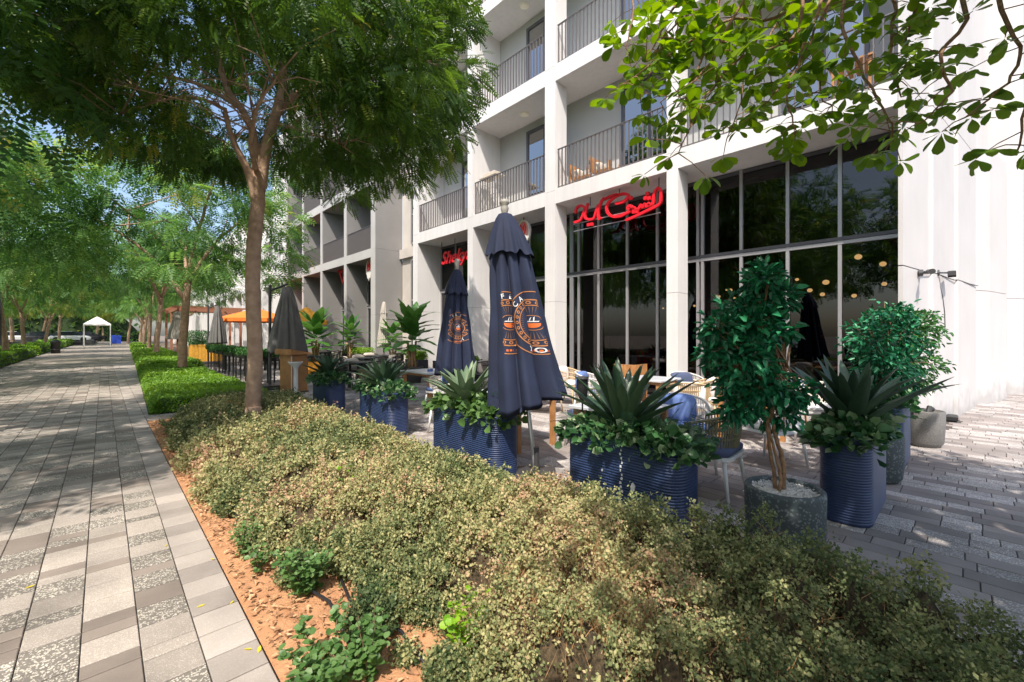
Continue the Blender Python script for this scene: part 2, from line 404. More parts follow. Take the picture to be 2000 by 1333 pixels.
def frond_t(pairs=9, l=.14, w=.05, droop=.25):
    """pinnate leaf of length 1: pairs of leaflets along a drooping stalk"""
    V = []; F = []
    for i in range(pairs):
        t = .12+.86*i/(pairs-1); L = l*(1.15-.5*abs(t-.45)); zc = -droop*t*t
        for sgn in (-1, 1):
            b = np.array([t,0,zc]); tip = b+np.array([L*.45, sgn*L, -.25*L]); mid = (b+tip)/2; a = np.array([w*.9, -sgn*w*.3, .0])
            o = len(V); V += [b, mid-a*.5, tip, mid+a*.5]; F.append([o,o+1,o+2,o+3])
    return np.array(V), np.array(F)

def foliage(name, pos, axis, nrm, size, tmpl, matname, parent=None, tint=None, kind='stuff'):
    tv, tf = tmpl; N = len(pos)
    V, F = scatter(tv, tf, basis(axis, nrm), pos, size)
    if tint is None: tint = RNG.random(N)
    me = np_mesh(name, V, F, matname, np.repeat(tint, len(tv)))
    o = put(name, me, parent)
    if kind: o['kind'] = kind
    return o
# ================================================================== THE GROUND
g = MB(); g.add([(-400,-200,-.06),(400,-200,-.06),(400,600,-.06),(-400,600,-.06)], [(0,1,2,3)])
tag(g.build('ground', 'far_ground'), kind='structure')
path = MB().box(-3.35, .555, -6, 10, -.05, -.010).add([(-3.35,10,-.010),(.555,10,-.010),(.62,10,-.010),(2.2,60,-.010),(6,160,-.010),(-2,160,-.010),(-3.3,60,-.010)], [(0,1,2,3,4,5,6)]).build('footpath', 'joint_sand')
tag(path, kind='structure')
terrace = MB().box(2.80, 30, -14, 60, -.05, -.010).build('terrace_paving', 'joint_sand'); tag(terrace, kind='structure')

def tile_mesh(lx, ly, m, ch=.003, t=.012):
    return MB().box(-lx/2, lx/2, -ly/2, ly/2, -t, 0, ch).mesh('paving_tile', m)
def lay(tiles, parent, name, nobj, h=0.0):
    """tiles: (x, y, lx, ly, material).  The ones that show largest are objects, the rest one part"""
    def key(t):
        px, py, d = to_px(t[0], t[1])
        vis = d > .5 and -60 < px < 2060 and py < 1400
        return d if vis else 1e6+d*d
    tiles = sorted(tiles, key=key); cache = {}
    for t in tiles[:nobj]:
        k = (round(t[2],3), round(t[3],3), t[4], random.randrange(4))
        if k not in cache:
            me = tile_mesh(t[2], t[3], t[4]); a = me.attributes.new('tone', 'FLOAT', 'POINT')
            a.data.foreach_set('value', [(-.14, -.05, .04, .12)[k[3]]]*len(me.vertices)); cache[k] = me
        o = put(name, cache[k], parent, (t[0], t[1], h+random.uniform(-.0012, .0012)))
        o.rotation_euler = (random.uniform(-.003,.003), random.uniform(-.003,.003), random.uniform(-.003,.003))
    ms = sorted({t[4] for t in tiles}); mb = MB(); tones = []
    for t in tiles[nobj:]:
        mb.cur = ms.index(t[4]); z = h+random.uniform(-.001, .001)
        mb.box(t[0]-t[2]/2, t[0]+t[2]/2, t[1]-t[3]/2, t[1]+t[3]/2, z-.012, z, .003); tones += [random.uniform(-.15,.12)]*12
    o = mb.build(name, ms, parent); a = o.data.attributes.new('tone', 'FLOAT', 'POINT'); a.data.foreach_set('value', tones)
    stuff(o)
# path: columns run along the path, tiles 10 or 20 cm long
PW = .2105; tiles = []
for c in range(18):
    x1 = .553-c*PW; x0 = x1-PW; y = 1.3+random.uniform(0, .2)
    while y < 30:
        if c == 0:
            L = .208 if y < 6 else .208; m = 'tile_edge'
        else:
            r = random.random()
            if r < .40: m, L = 'tile_fine', random.choice([.21,.21,.21,.21,.105])
            elif r < .66: m, L = 'tile_pebbled', random.choice([.21,.105,.21])
            else: m, L = 'tile_smooth', random.choice([.105,.105,.21])
        wj = .0045
        tiles.append(((x0+x1)/2, y+L/2, PW-.005, L-.009, m)); y += L
lay(tiles, path, 'paving_tile', 300)
# further along the path the tiles are too small to tell apart
fp = MB(); fp.cur = 0
rowm = ['tile_fine','tile_pebbled','tile_smooth','tile_edge']; tn = []
y = 30.0
while y < 150:
    xr = .6+.03*(y-10); xl = -3.3+max(0,(y-60))*.013; L = .21 if y < 60 else .84
    n = 9 if y < 60 else 3
    for k in range(n):
        fp.cur = random.choice((0,1,2,2,0)); a = xl+(xr-xl)*k/n; b = xl+(xr-xl)*(k+1)/n-.008
        fp.add([(a,y,-.001),(b,y,-.001),(b,y+L-.006,-.001),(a,y+L-.006,-.001)], [(0,1,2,3)]); tn += [random.uniform(-.15,.1)]*4
    y += L
y = 10.0
while y < 30:   # the strip by which the path grows wider
    xr = .6+.03*(y-10); fp.cur = 3
    fp.add([(.556,y,-.003),(xr,y,-.003),(xr+.006,y+.2,-.003),(.556,y+.2,-.003)], [(0,1,2,3)]); tn += [random.uniform(-.1,.1)]*4; y += .206
o = fp.build('distant_tiles', rowm, path); stuff(o); a = o.data.attributes.new('tone','FLOAT','POINT'); a.data.foreach_set('value', tn)
# cross path between the two planting beds
tiles = []
for i in range(12):
    for j in range(3):
        tiles.append((.66+.2*i, 9.92+.21*j, .193, .2, random.choice(['tile_edge','tile_fine','tile_smooth'])))
cp = MB().box(.557, 2.80, 9.80, 10.45, -.05, -.010).build('cross_path', 'joint_sand'); tag(cp, kind='structure')
for t in tiles:
    pass
lay(tiles, cp, 'paving_tile', 40)
# terrace: long pavers laid along the building in broken bond
tiles = []; x = 2.82; PWX = .148
while x < 17:
    y = -4+random.uniform(0, .45)
    ymax = 24 if x < 8.3 else .0
    if 8.3 <= x < 9.5: ymax = 20
    while y < ymax:
        L = random.choice([.30,.30,.30,.225,.45]) if random.random() < .9 else .15
        px, py, d = to_px(x, y+L/2)
        if d < 13 or (d < 25 and random.random() < 1.1):
            m = 'paver_dark' if math.sin(x*2.9+y*1.3)*math.cos(y*2.1-x)+random.uniform(-1.0,1.0) > -.1 else 'paver_chip'
            tiles.append((x+PWX/2, y+L/2, PWX-.006, L-.006, m))
        y += L
    x += PWX
lay(tiles, terrace, 'paver', 300)

# ------------------------------------------------------------------ soil bed
def hn(x, y, s=1.0, o=0.0):
    return (math.sin(x*1.7*s+o)+math.sin(y*2.3*s+1.3+o)+math.sin((x+y)*3.1*s+.4)+math.sin((x*1.3-y*2.9)*s*1.7+2.))/4
nx, ny = 70, 260; V = []; F = []
for j in range(ny+1):
    for i in range(nx+1):
        x = .560+(2.795-.560)*i/nx; y = -2.2+(9.795+2.2)*j/ny
        e = min(x-.56, 2.795-x, .12)/.12
        V.append((x, y, -.012+e*(.018+.016*hn(x,y,4)+.008*hn(x,y,13)+random.uniform(-.003,.003))))
for j in range(ny):
    for i in range(nx):
        a = j*(nx+1)+i; F.append((a,a+1,a+nx+2,a+nx+1))
soil = MB().add(V,F).build('soil', 'soil', smooth=True); tag(soil, kind='structure')
MB().box(2.79,2.90,-2.2,9.8,-.05,.004).build('kerb', 'tile_edge')
tag(bpy.data.objects['kerb'], kind='structure')

def polymask(P, X, Y):
    pass
# ------------------------------------------------------------------ dusty hedge in the near bed (one mass)
def edge_l(y):   # its left edge waves along the path
    t = np.interp(y, [-2,1.2,1.5,2.1,2.7,3.2,4.0,5.0,7.5,8.6,9.4], [1.0,1.08,1.12,1.24,1.02,.84,.76,.70,.76,.92,1.2])
    return t+.07*np.sin(y*5.1)+.04*np.sin(y*11.3+1)
def hedge_top(x, y):
    l = edge_l(y); r = 2.70+.05*np.sin(y*4.2)
    e = np.clip(np.minimum(x-l, r-x)/.30, 0, 1); e = np.minimum(e, np.clip((9.45-y)/.35, 0, 1))
    n = (np.sin(x*5.3+y*1.7)+np.sin(y*4.1-x*3.3+1)+np.sin(x*9.7+y*7.9+2)+np.sin(y*12.1-x*8.2))/4
    m = np.sin(x*19+y*6+np.sin(y*9)*1.5)*np.sin(y*17-x*7+np.sin(x*11)*1.4)
    m2 = np.sin(x*41+y*13+1)*np.sin(y*37-x*17)
    m3 = np.clip((x-1.3)*.8,0,1)*np.clip((2.4-y)*.8,0,1)
    h = .34+.03*np.sin(y*.9+1)+np.where(y<2.2, .03, 0)
    dt = np.sqrt(((x-1.70)/.34)**2+((y-7.45)/.75)**2); n = n*(1+.7*m3); m = m*(1+1.0*m3)
    h = h*np.clip(dt*.9-.15, .12, 1)
    g = np.sin(x*9.1+y*6.3+.5)+np.sin(y*10.7-x*5.4)+.8*np.sin(x*15+y*4+1)+.5*np.sin(y*21-x*13)
    lim = np.interp(x-l, [0,.25,.6,1.0], [-.1,-.7,-1.5,-2.6]); lim = np.where(y > 5.5, lim-.6, lim)
    h = h*np.clip((g-lim)*1.6, 0, 1)*np.interp(x-l,[0,.5],[.78,1]); n = n*np.clip((g-lim)*1.6, 0, 1); m = m*np.clip((g-lim)*1.6,0,1); m2 = m2*np.clip((g-lim)*1.6,0,1)
    h = h-.05*np.clip((x-2.2)*3,0,1)*np.clip((y-.9),0,1)
    return np.where(e > 0, np.sqrt(1-(1-e)**2)*(h-.015+.075*n+.075*m+.03*m2), -.05)
nx, ny = 60, 300
xs = np.linspace(.7, 2.78, nx+1); ys = np.linspace(-1.6, 9.5, ny+1); X, Y = np.meshgrid(xs, ys)
Z = hedge_top(X, Y)-.10+RNG.uniform(-.02,.02,X.shape); Z = np.where(Z < .0, -.03, Z)
V = np.stack([X,Y,Z],-1).reshape(-1,3)
idx = np.arange((nx+1)*(ny+1)).reshape(ny+1,nx+1)
F = np.stack([idx[:-1,:-1],idx[:-1,1:],idx[1:,1:],idx[1:,:-1]],-1).reshape(-1,4)
keep = V[F][:,:,2].max(1) > -.02
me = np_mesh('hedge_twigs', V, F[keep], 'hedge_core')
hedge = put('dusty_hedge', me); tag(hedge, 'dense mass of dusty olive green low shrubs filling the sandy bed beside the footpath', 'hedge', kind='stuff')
def sprigs(n, region, top, size_fn, per=9, mname='hedge_leaf', parent=None, name='foliage', tintfn=None, stem=.055, seedpos=None, depth=.10, gap=.0):
    P = seedpos(n)
    d = np.maximum(P[:,0]*FX+P[:,1]*FY, 1.2); s = size_fn(d)
    up = rnd_dirs(len(P), 1.0); up[:,2] = np.abs(up[:,2])
    k = len(P); t = RNG.random((k,per))
    C = P[:,None,:]+up[:,None,:]*(t[:,:,None]*stem*(s/s.min())[:,None,None])
    out = unit(RNG.normal(size=(k,per,3))+up[:,None,:]*.5)
    C = (C+out*.006).reshape(-1,3); ax = out.reshape(-1,3)
    nr = unit(rnd_dirs(k*per)*.8+np.array([-.2,-.2,.8]))
    sz = np.repeat(s, per)*RNG.uniform(.5,1.35,k*per)
    tint = tintfn(np.repeat(P,per,axis=0), np.repeat(RNG.random(k),per))
    return foliage(name, C, ax, nr, sz, (np.array([[0,0,0],[.45,-.38,.08],[1,0,0],[.5,.38,.08]]), QUAD[1]), mname, parent, np.clip(tint,0,1))
def hp(n):
    # more sprigs where the hedge is close to the path and the viewer
    y = np.concatenate([RNG.uniform(-.35,3.2,int(n*.62)), RNG.uniform(3.2,9.45,int(n*.40))]); x = RNG.uniform(.72,2.76,len(y))
    z = hedge_top(x,y); ok = z > .0; x,y,z = x[ok],y[ok],z[ok]
    # small bare holes
    hole = (np.sin(x*7.1+y*5.3+.5)+np.sin(y*8.7-x*4.4)+np.sin(x*13+y*3)) < -2.15
    pass
    z = z-RNG.exponential(.034, len(z))+np.where(RNG.random(len(z)) < .07, RNG.uniform(.0,.06,len(z)), 0); z = np.maximum(z, RNG.uniform(0,.05,len(z)))
    # side faces of the hedge
    m = len(x)//7; ys_ = RNG.uniform(.9,9.3,m); l = edge_l(ys_); xs_ = l+RNG.uniform(-.03,.10,m); zs_ = RNG.uniform(0,.28,m)*np.clip((xs_-l+.05)/.1,0.2,1)
    return np.stack([np.concatenate([x,xs_]),np.concatenate([y,ys_]),np.concatenate([z,zs_])],-1)
def htint(P, r):
    n = np.sin(P[:,0]*3.1+P[:,1]*1.1)+np.sin(P[:,1]*2.7-P[:,0]*1.9+1)
    t = .24+.54*r+.12*n+RNG.normal(size=len(r))*.12+.10*np.sin(P[:,0]*11+P[:,1]*7)*np.sin(P[:,1]*13-P[:,0]*5)
    brown = (np.sin(P[:,0]*4.7+P[:,1]*3.9+2)+np.sin(P[:,1]*6.3-P[:,0]*2.2)) > 1.25
    t = np.where(brown & (r > .4), t+.28, t)
    dark = np.clip((P[:,0]-1.5-.35*P[:,1])*1.2, 0, 1)      # greener, less dusty towards the terrace corner
    dark = np.maximum(dark, np.clip((P[:,1]-7.2)*.8,0,1)*.5)
    left = np.clip((1.25-P[:,0])*1.5,0,.6)*(P[:,1]<4.5)
    return t*(1-.55*dark)-.12*left
def tall(n):
    P = hp(n); t_ = hedge_top(P[:,0],P[:,1]); P = P[t_ > .22]; P[:,2] = hedge_top(P[:,0],P[:,1])-.01
    k = np.sin(P[:,0]*23+P[:,1]*31)+np.sin(P[:,0]*37-P[:,1]*19); return P[k > .3]
TF = [(.98,2.05,.12,.17),(1.18,2.35,.10,.13),(.86,2.75,.10,.15),(1.02,3.0,.12,.18),(.80,3.35,.09,.15),(.93,3.6,.12,.2),(1.25,1.95,.08,.1),(.78,4.2,.08,.16),(1.08,1.55,.09,.12),(1.32,2.25,.11,.2),(.80,5.2,.08,.16),(1.12,2.75,.12,.2),(1.0,1.75,.05,.08)]
def tufts(n):
    P = []
    for (x,y,r,h) in TF:
        k = int(n*r*r*60); a = RNG.random(k)*2*PI; q = r*np.sqrt(RNG.random(k)); P.append(np.stack([x+q*np.cos(a),y+q*np.sin(a),np.maximum(.01,h*(1-(q/r)**2*.7)*RNG.uniform(.25,1.1,k))],-1))
    return np.concatenate(P)
o = sprigs(620, None, None, lambda d: np.clip(.0112*d**.62, .017, .032), 9, seedpos=tufts, tintfn=lambda P,r: htint(P,r)-.16, parent=hedge)
o = sprigs(3600, None, None, lambda d: np.clip(.0098*d**.62, .0145, .032), 16, seedpos=tall, tintfn=lambda P,r: htint(P,r)+.06, parent=hedge, stem=.095)
o = sprigs(46000, None, None, lambda d: np.clip(.0100*d**.62, .0145, .032), 9, seedpos=hp, tintfn=htint, parent=hedge)

mb = MB(); random.seed(3)
for k in range(2600):
    c0 = [(1.52,1.02),(1.45,1.5),(2.0,2.6),(1.75,1.25),(2.15,3.4)][k%5]; x = c0[0]+random.gauss(0,.13); y = c0[1]+random.gauss(0,.13); z = float(hedge_top(np.array([x]),np.array([y]))[0])
    if z < .1: continue
    d = Vector((random.gauss(0,.45),random.gauss(0,.45),1)).normalized(); L = random.uniform(.10,.20); p = Vector((x,y,z-.10)); c = d.cross(Vector((1,0,0))).normalized()*.0016
    mb.add([p-c,p+c,p+d*L],[(0,1,2)])
for k in range(8000):
    y = random.uniform(.2,3.4) if k % 5 < 3 else random.uniform(3.4,9); x = random.uniform(.9,2.6); z = float(hedge_top(np.array([x]),np.array([y]))[0])
    if z < .1: continue
    d = Vector((random.gauss(0,.7),random.gauss(0,.7),1)).normalized(); L = random.uniform(.06,.13); p = Vector((x,y,z-.075)); c = d.cross(Vector((1,0,0))).normalized()*.0016
    mb.add([p-c,p+c,p+d*L],[(0,1,2)])
stuff(mb.build('dry_twigs','stem_tan',hedge))
# single young shrubs standing in front of the hedge on bare soil
def small_shrub(x, y, h, r, n, label, mname='fresh_leaf', size=.032, group=None):
    t = thing('small_shrub', label, 'shrub', (x,y,.0), 0, group)
    mb = MB(); pos = []; ax = []
    for k in range(7):
        a = 2*PI*k/7+random.uniform(-.3,.3); rr = r*random.uniform(.35,.9); hh = h*random.uniform(.6,1)
        p = [Vector((0,0,-.01)), Vector((rr*.4*math.cos(a), rr*.4*math.sin(a), hh*.5)), Vector((rr*math.cos(a), rr*math.sin(a), hh))]
        mb.tube(p, [.004,.003,.0015], 4)
        for q in range(n//7):
            tt = random.uniform(.15,1.02); pp = p[0].lerp(p[1],tt*2) if tt < .5 else p[1].lerp(p[2],tt*2-1)
            pos.append(pp+Vector((random.gauss(0,.018),random.gauss(0,.018),random.gauss(0,.012)))); ax.append((math.cos(a+random.gauss(0,1.2)), math.sin(a+random.gauss(0,1.2)), random.uniform(-.2,.6)))
    mb.build('stem', 'twig', t)
    pos = np.array(pos); N = len(pos)
    foliage('foliage', pos, np.array(ax), unit(rnd_dirs(N)*.5+np.array([-.1,-.2,1])), size*RNG.uniform(.6,1.15,N), leaf_quads(.85), mname, t)
    return t
for (px,py,h,r,n,sz,lab) in [(600,1165,.30,.17,520,.034,'bushy green round-leaved shrub on the orange soil nearest the paving, largest of the small ones'),
        (650,1340,.24,.24,520,.036,'round-leaved green shrub at the bottom edge of the soil bed'),
        (505,1120,.17,.06,90,.034,'small upright bright green seedling beside the path edge tiles'),
        (480,1085,.22,.12,300,.024,'grey green shrub at the path side between the hedge and the seedling'),
        (335,850,.24,.17,520,.028,'grey green shrub at the far left corner of the soil bed by the cross path'),
        (720,1330,.30,.08,160,.036,'tall thin round-leaved sprig near the bottom of the soil bed'),
        (755,1165,.14,.14,200,.026,'low green sprig on bare soil in front of the dusty hedge')]:
    p = W(px,py); small_shrub(p.x,p.y,h,r,n,lab,'fresh_leaf',sz)
p = W(905,1290); small_shrub(1.22, 1.60, .27, .13, 130, 'lime green leafy weed poking out of the hedge at its lower edge', 'lime_leaf', .042)
small_shrub(2.0, 1.42, .47, .07, 60, 'bright green weed rising from the shaded part of the hedge', 'lime_leaf', .036)
small_shrub(1.45,3.55, .46, .06, 50, 'small fresh green shoot among the dusty shrubs', 'lime_leaf', .03)

# litter on the soil
N = 5200; y = RNG.uniform(.9,9.6,N); x = .58+RNG.random(N)**1.2*.75; 
pos = np.stack([x,y,np.full(N,.012)+RNG.uniform(0,.012,N)],-1)
o = foliage('leaf_litter', pos, np.stack([RNG.normal(size=N),RNG.normal(size=N),RNG.normal(size=N)*.25],-1), unit(rnd_dirs(N)*.35+np.array([0,0,1.])), RNG.uniform(.012,.045,N), leaf_quads(.5,.3,.1), 'dry_leaf')
tag(o, 'dry tan leaf litter scattered on the orange soil', 'leaf litter', kind='stuff')
hz = MB().tube([(.83,1.9,.03),(.90,2.4,.035),(.80,2.9,.03),(.86,3.5,.03),(.78,4.1,.035),(.84,4.8,.02)], .009, 8).build('irrigation_hose', 'hose', smooth=True)
tag(hz, 'thin black irrigation hose lying on the orange soil along the hedge', 'hose')
hz = MB().tube([(1.0,1.3,.03),(1.06,1.9,.045),(.98,2.3,.03),(1.1,2.9,.03)], .008, 8).build('irrigation_hose', 'hose', smooth=True)
tag(hz, 'second black drip hose on the soil nearer the hedge, at the bottom of the bed', 'hose')
# yellow leaves on the path
lv = MB().add([(0,0,0),(.25,-.16,.03),(.65,-.15,.0),(1,0,.04),(.65,.15,.05),(.25,.16,.04),(.5,0,-.01)], [(0,1,6),(1,2,6),(2,3,6),(3,4,6),(4,5,6),(5,0,6)]).mesh('fallen_leaf','fallen')
for px,py,s,r,lab in [(48,1150,.045,.3,'yellow leaf lying alone on the path tiles at the far left'),(505,1275,.05,1.2,'larger yellow leaf on the path edge nearest the camera'),(492,1268,.04,2.4,'slim yellow leaf touching a larger one on the edge tiles'),
        (450,1180,.032,.9,'small yellow leaf on the edge tiles above the pair of leaves'),(418,1093,.034,2.0,'pale yellow leaf on the path edge by the orange soil'),(384,1187,.04,.1,'curled brownish yellow leaf lying across a tile joint'),(322,1068,.03,1.1,'tiny yellow green leaf where the light tiles start')]:
    p = W(px,py,.004); o = put('fallen_leaf', lv, None, p, r); o.scale = (s,)*3; tag(o, lab, 'leaf', 'yellow leaves fallen on the path')
# ================================================================== BUILDINGS
XF = 8.40; XB = 9.55; XG = 9.45
LV = [(4.86,5.24),(8.01,8.43),(11.21,11.62),(14.41,14.82)]      # slab undersides and tops
TOP = 18.0
def slabs_z(): return LV
def stacked(parent, x0, x1, y0, y1, m, z1=TOP, name='column'):
    cuts = [0, 2.35, 5.20, 8.40, 11.6, 14.8, z1]
    for a, b in zip(cuts[:-1], cuts[1:]):
        MB().box(x0, x1, y0, y1, a+.007, b, 0).build(name, m, parent)
    MB().box(x0+.02, x1-.02, y0+.02, y1-.02, .0, z1-.02).build('column_core', 'joint', parent)
bal_me = MB().box(-.006,.006,-.0065,.0065,0,.97).mesh('baluster', 'rail_metal')
bal_me = MB().box(-.02,.02,-.0065,.0065,0,.97).mesh('baluster', 'rail_metal')
def railing(parent, y0, y1, z, single=True, x=XF+.07, sp=.112):
    r = MB().box(x-.025, x+.025, y0+.004, y1-.004, z+1.01, z+1.025).box(x-.02,x+.02,y0+.004,y1-.004,z+.045,z+.055).build('railing', 'rail_metal', parent)
    n = int((y1-y0-.06)/sp); pts = [y0+.03+(y1-y0-.06)*k/n for k in range(n+1)]
    if single:
        for q in pts: put('baluster', bal_me, r, (x, q, z+.04))
    else:
        b = MB()
        for q in pts: b.box(x-.02, x+.02, q-.0065, q+.0065, z+.055, z+1.01)
        stuff(b.build('balusters', 'rail_metal', r))
    return r
def glazed(parent, y0, y1, ys_, z0, z1, tr, x=XG, fm='frame_light', pm='shop_glass', tw=.028):
    f = MB(); t = tw
    f.cur = 0
    for q in ys_: f.box(x-.05, x+.05, q-t, q+t, z0, z1)
    f.cur = 1
    f.box(x-.045, x+.045, y0, y1, z1-.07, z1).box(x-.045, x+.045, y0, y1, z0, z0+.06)
    if tr: f.box(x-.06, x+.055, y0, y1, tr-.04, tr+.02); f.cur = 0; f.box(x-.055, x+.045, y0, y1, tr-.11, tr-.05)
    fr = f.build('window_frame', [fm, 'frame_metal'], parent)
    zs = [(z0+.06, (tr-.11) if tr else z1-.07)] + ([(tr+.02, z1-.07)] if tr else [])
    for a, b in zip(ys_[:-1], ys_[1:]):
        for c, d in zs:
            MB().box(x-.006, x+.006, a+t, b-t, c, d).build('pane', pm, fr)
    return fr

wb = thing('white_building', 'long white concrete building with open framed balconies above dark shop windows', 'building')
fins = [(3.97,4.21,.45),(7.21,7.57,.45),(10.60,10.87,1.15),(13.87,14.20,1.30)]
for y0, y1, dp in fins:
    stacked(wb, XF, XF+dp, y0, y1, 'white_paint')
bays = [(.66,3.97),(4.21,7.21),(7.57,10.60),(10.87,13.87)]
for yy0, yy1 in ((3.97,4.21),(7.21,7.57)):
    for za, zb in LV: MB().box(XF+.455, XB+.2, yy0, yy1, za, zb).build('balcony_slab', 'white_paint', wb)
for bi, (y0, y1) in enumerate(bays):
    for li, (za, zb) in enumerate(LV):
        MB().box(XF+.004, XB, y0, y1, za, zb).build('balcony_slab', 'white_paint', wb)
        if li < 3: zt = LV[li+1][0]
        else: zt = TOP
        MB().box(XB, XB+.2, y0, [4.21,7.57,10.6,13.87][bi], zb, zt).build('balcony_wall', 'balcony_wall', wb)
        if li < 3:
            railing(wb, y0+(.10 if bi else .02), y1-.02, zb, single=(li < 2))
            # balcony door with its frame, on the side nearest the camera
            d0, d1 = (y0+.25, y0+1.75) if bi else (y0+.45, y0+1.75)
            top = zb+2.52
            f = MB(); x = XB-.03
            f.box(x-.04,x+.03,d0,d0+.08,zb+.01,top).box(x-.04,x+.03,d1-.08,d1,zb+.01,top).box(x-.04,x+.03,d0+.08,d1-.08,top-.09,top).box(x-.035,x+.025,(d0+d1)/2-.04,(d0+d1)/2+.04,zb+.06,top-.09).box(x-.04,x+.03,d0+.08,d1-.08,zb+.01,zb+.06)
            f = f.build('door_frame', 'frame_metal', wb)
            for a, b in ((d0+.08,(d0+d1)/2-.04),((d0+d1)/2+.04,d1-.08)):
                MB().box(x-.01, x+.01, a, b, zb+.06, top-.09).build('pane', 'door_glass', f)
            # round ceiling light
            c = MB().lathe([(0,-.045),(.10,-.045),(.13,-.03),(.14,0)], 20, (0,0)).build('ceiling_light', 'ceiling_glow', wb, True, (XB-.55, y0+1.35, LV[li+1][0]-.001))
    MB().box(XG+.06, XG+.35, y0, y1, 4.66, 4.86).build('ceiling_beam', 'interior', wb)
MB().box(XF+.3, XB+.4, .66, 14.2, TOP, TOP+.4).build('roof_edge', 'white_paint', wb)
glazed(wb, .66, 3.97, [.70,1.50,2.30,3.12,3.90], .01, 4.85, 3.20)
glazed(wb, 3.97, 7.5, [4.0,4.95,5.75,6.6,7.25,7.47], .01, 4.85, 3.20)
glazed(wb, 7.5, 10.6, [7.52,8.3,9.1,9.9,10.57], .01, 4.85, 3.20)
glazed(wb, 10.87, 13.87, [10.9,11.9,12.9,13.84], .01, 4.85, 3.20)
# side strips behind the free standing columns
# end wall with its folded faces
zig = [(XF,.602),(9.70,.385),(9.73,.335),(11.35,.115),(11.38,.065),(13.10,-.18),(13.12,.3),(13.12,.62),(XF,.655)]
for a, b in ((0,2.50),(2.51,5.2),(5.21,8.4),(8.41,11.6),(11.61,TOP)):
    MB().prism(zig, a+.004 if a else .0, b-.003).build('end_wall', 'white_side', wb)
MB().prism([(XF+.02,.62),(13.0,-.14),(13.0,.5),(XF+.02,.65)], 0, TOP-.1).build('end_wall_core', 'joint', wb)
for a, b in ((0,2.44),(2.45,5.5)):
    MB().prism([(13.14,-.06),(13.99,-.40),(15.3,-.70),(15.3,0),(13.14,0)], a, b).build('end_pier', 'white_side', wb)
for a, b in ((0,2.40),(2.41,TOP)):
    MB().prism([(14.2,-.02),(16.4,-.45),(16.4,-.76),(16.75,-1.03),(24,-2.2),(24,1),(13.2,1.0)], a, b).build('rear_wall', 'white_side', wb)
# shop interior seen through the glass
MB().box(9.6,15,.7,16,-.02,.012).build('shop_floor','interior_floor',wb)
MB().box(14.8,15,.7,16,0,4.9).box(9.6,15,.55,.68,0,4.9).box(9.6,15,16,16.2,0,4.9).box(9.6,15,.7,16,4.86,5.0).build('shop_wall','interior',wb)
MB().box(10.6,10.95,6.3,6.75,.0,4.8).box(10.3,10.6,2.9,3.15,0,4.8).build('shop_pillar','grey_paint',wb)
cu = MB()
for k in range(12):
    a = 5.9+.055*k; cu.box(9.62+.03*(k % 2), 9.67+.03*(k % 2), a, a+.05, .1, 3.1)
cu.build('curtain','curtain',wb)
for i,(yy,xx,zz,r) in enumerate([(1.35,10.2,2.95,.075),(1.9,10.5,2.55,.075),(2.15,10.4,2.4,.06),(2.05,11,2.35,.06),(1.55,11.2,2.3,.06),(.98,10.0,2.75,.065),(1.02,10.6,2.45,.055),(2.75,10.1,2.5,.055),(3.35,10.4,2.6,.06),(3.6,10.2,2.5,.05),(2.6,11.4,2.75,.05),(4.9,10.8,2.3,.045),(5.3,11.2,2.45,.045),(4.5,10.4,2.2,.04),(3.75,9.95,2.35,.035),(3.55,9.9,2.2,.035),(3.65,10.1,2.5,.03),(3.45,10.0,2.3,.03),(3.3,9.9,2.15,.035),(5.1,10.0,2.15,.03),(6.4,10.3,2.4,.03),(6.9,10.6,2.2,.03),(4.4,11.5,2.5,.04),(8.9,10.4,2.3,.035)]):
    r *= .78; t = thing('pendant_lamp', '', 'lamp', (xx,yy,zz))
    t['label'] = 'small round glowing pendant lamp hanging behind the dark shop windows'; t['group'] = 'round pendant lamps inside the shop'
    MB().ball((0,0,0), r, r, r*.85, 14, 8).build('globe','pendant',t,True)
    MB().bar((0,0,r*.8),(0,0,4.8-zz),.004).build('cord','cable',t)

# stair recess between the white and the grey part, with tall narrow windows
MB().box(9.70,9.9,14.2,17.3,0,TOP).build('recess_wall','beige_paint',wb)
for za, zb in [(.5,4.75),(5.4,7.9),(8.6,11.1),(11.8,14.2)]:
    f = MB().box(9.62,9.699,15.05,16.45,za,za+.06).box(9.62,9.699,15.05,16.45,zb-.06,zb).box(9.62,9.699,15.05,15.11,za+.06,zb-.06).box(9.62,9.699,16.39,16.45,za+.06,zb-.06).box(9.63,9.699,15.11,16.39,2.95 if za<1 else (za+zb)/2,3.02 if za<1 else (za+zb)/2+.05).build('window_frame','frame_light',wb)
    MB().box(9.66,9.69,15.11,16.39,za+.06,zb-.06).build('pane','car_glass',f)
for za in (4.85,8.0,11.2): MB().box(9.55,9.70,14.2,17.3,za,za+.4).build('recess_band','beige_paint',wb)

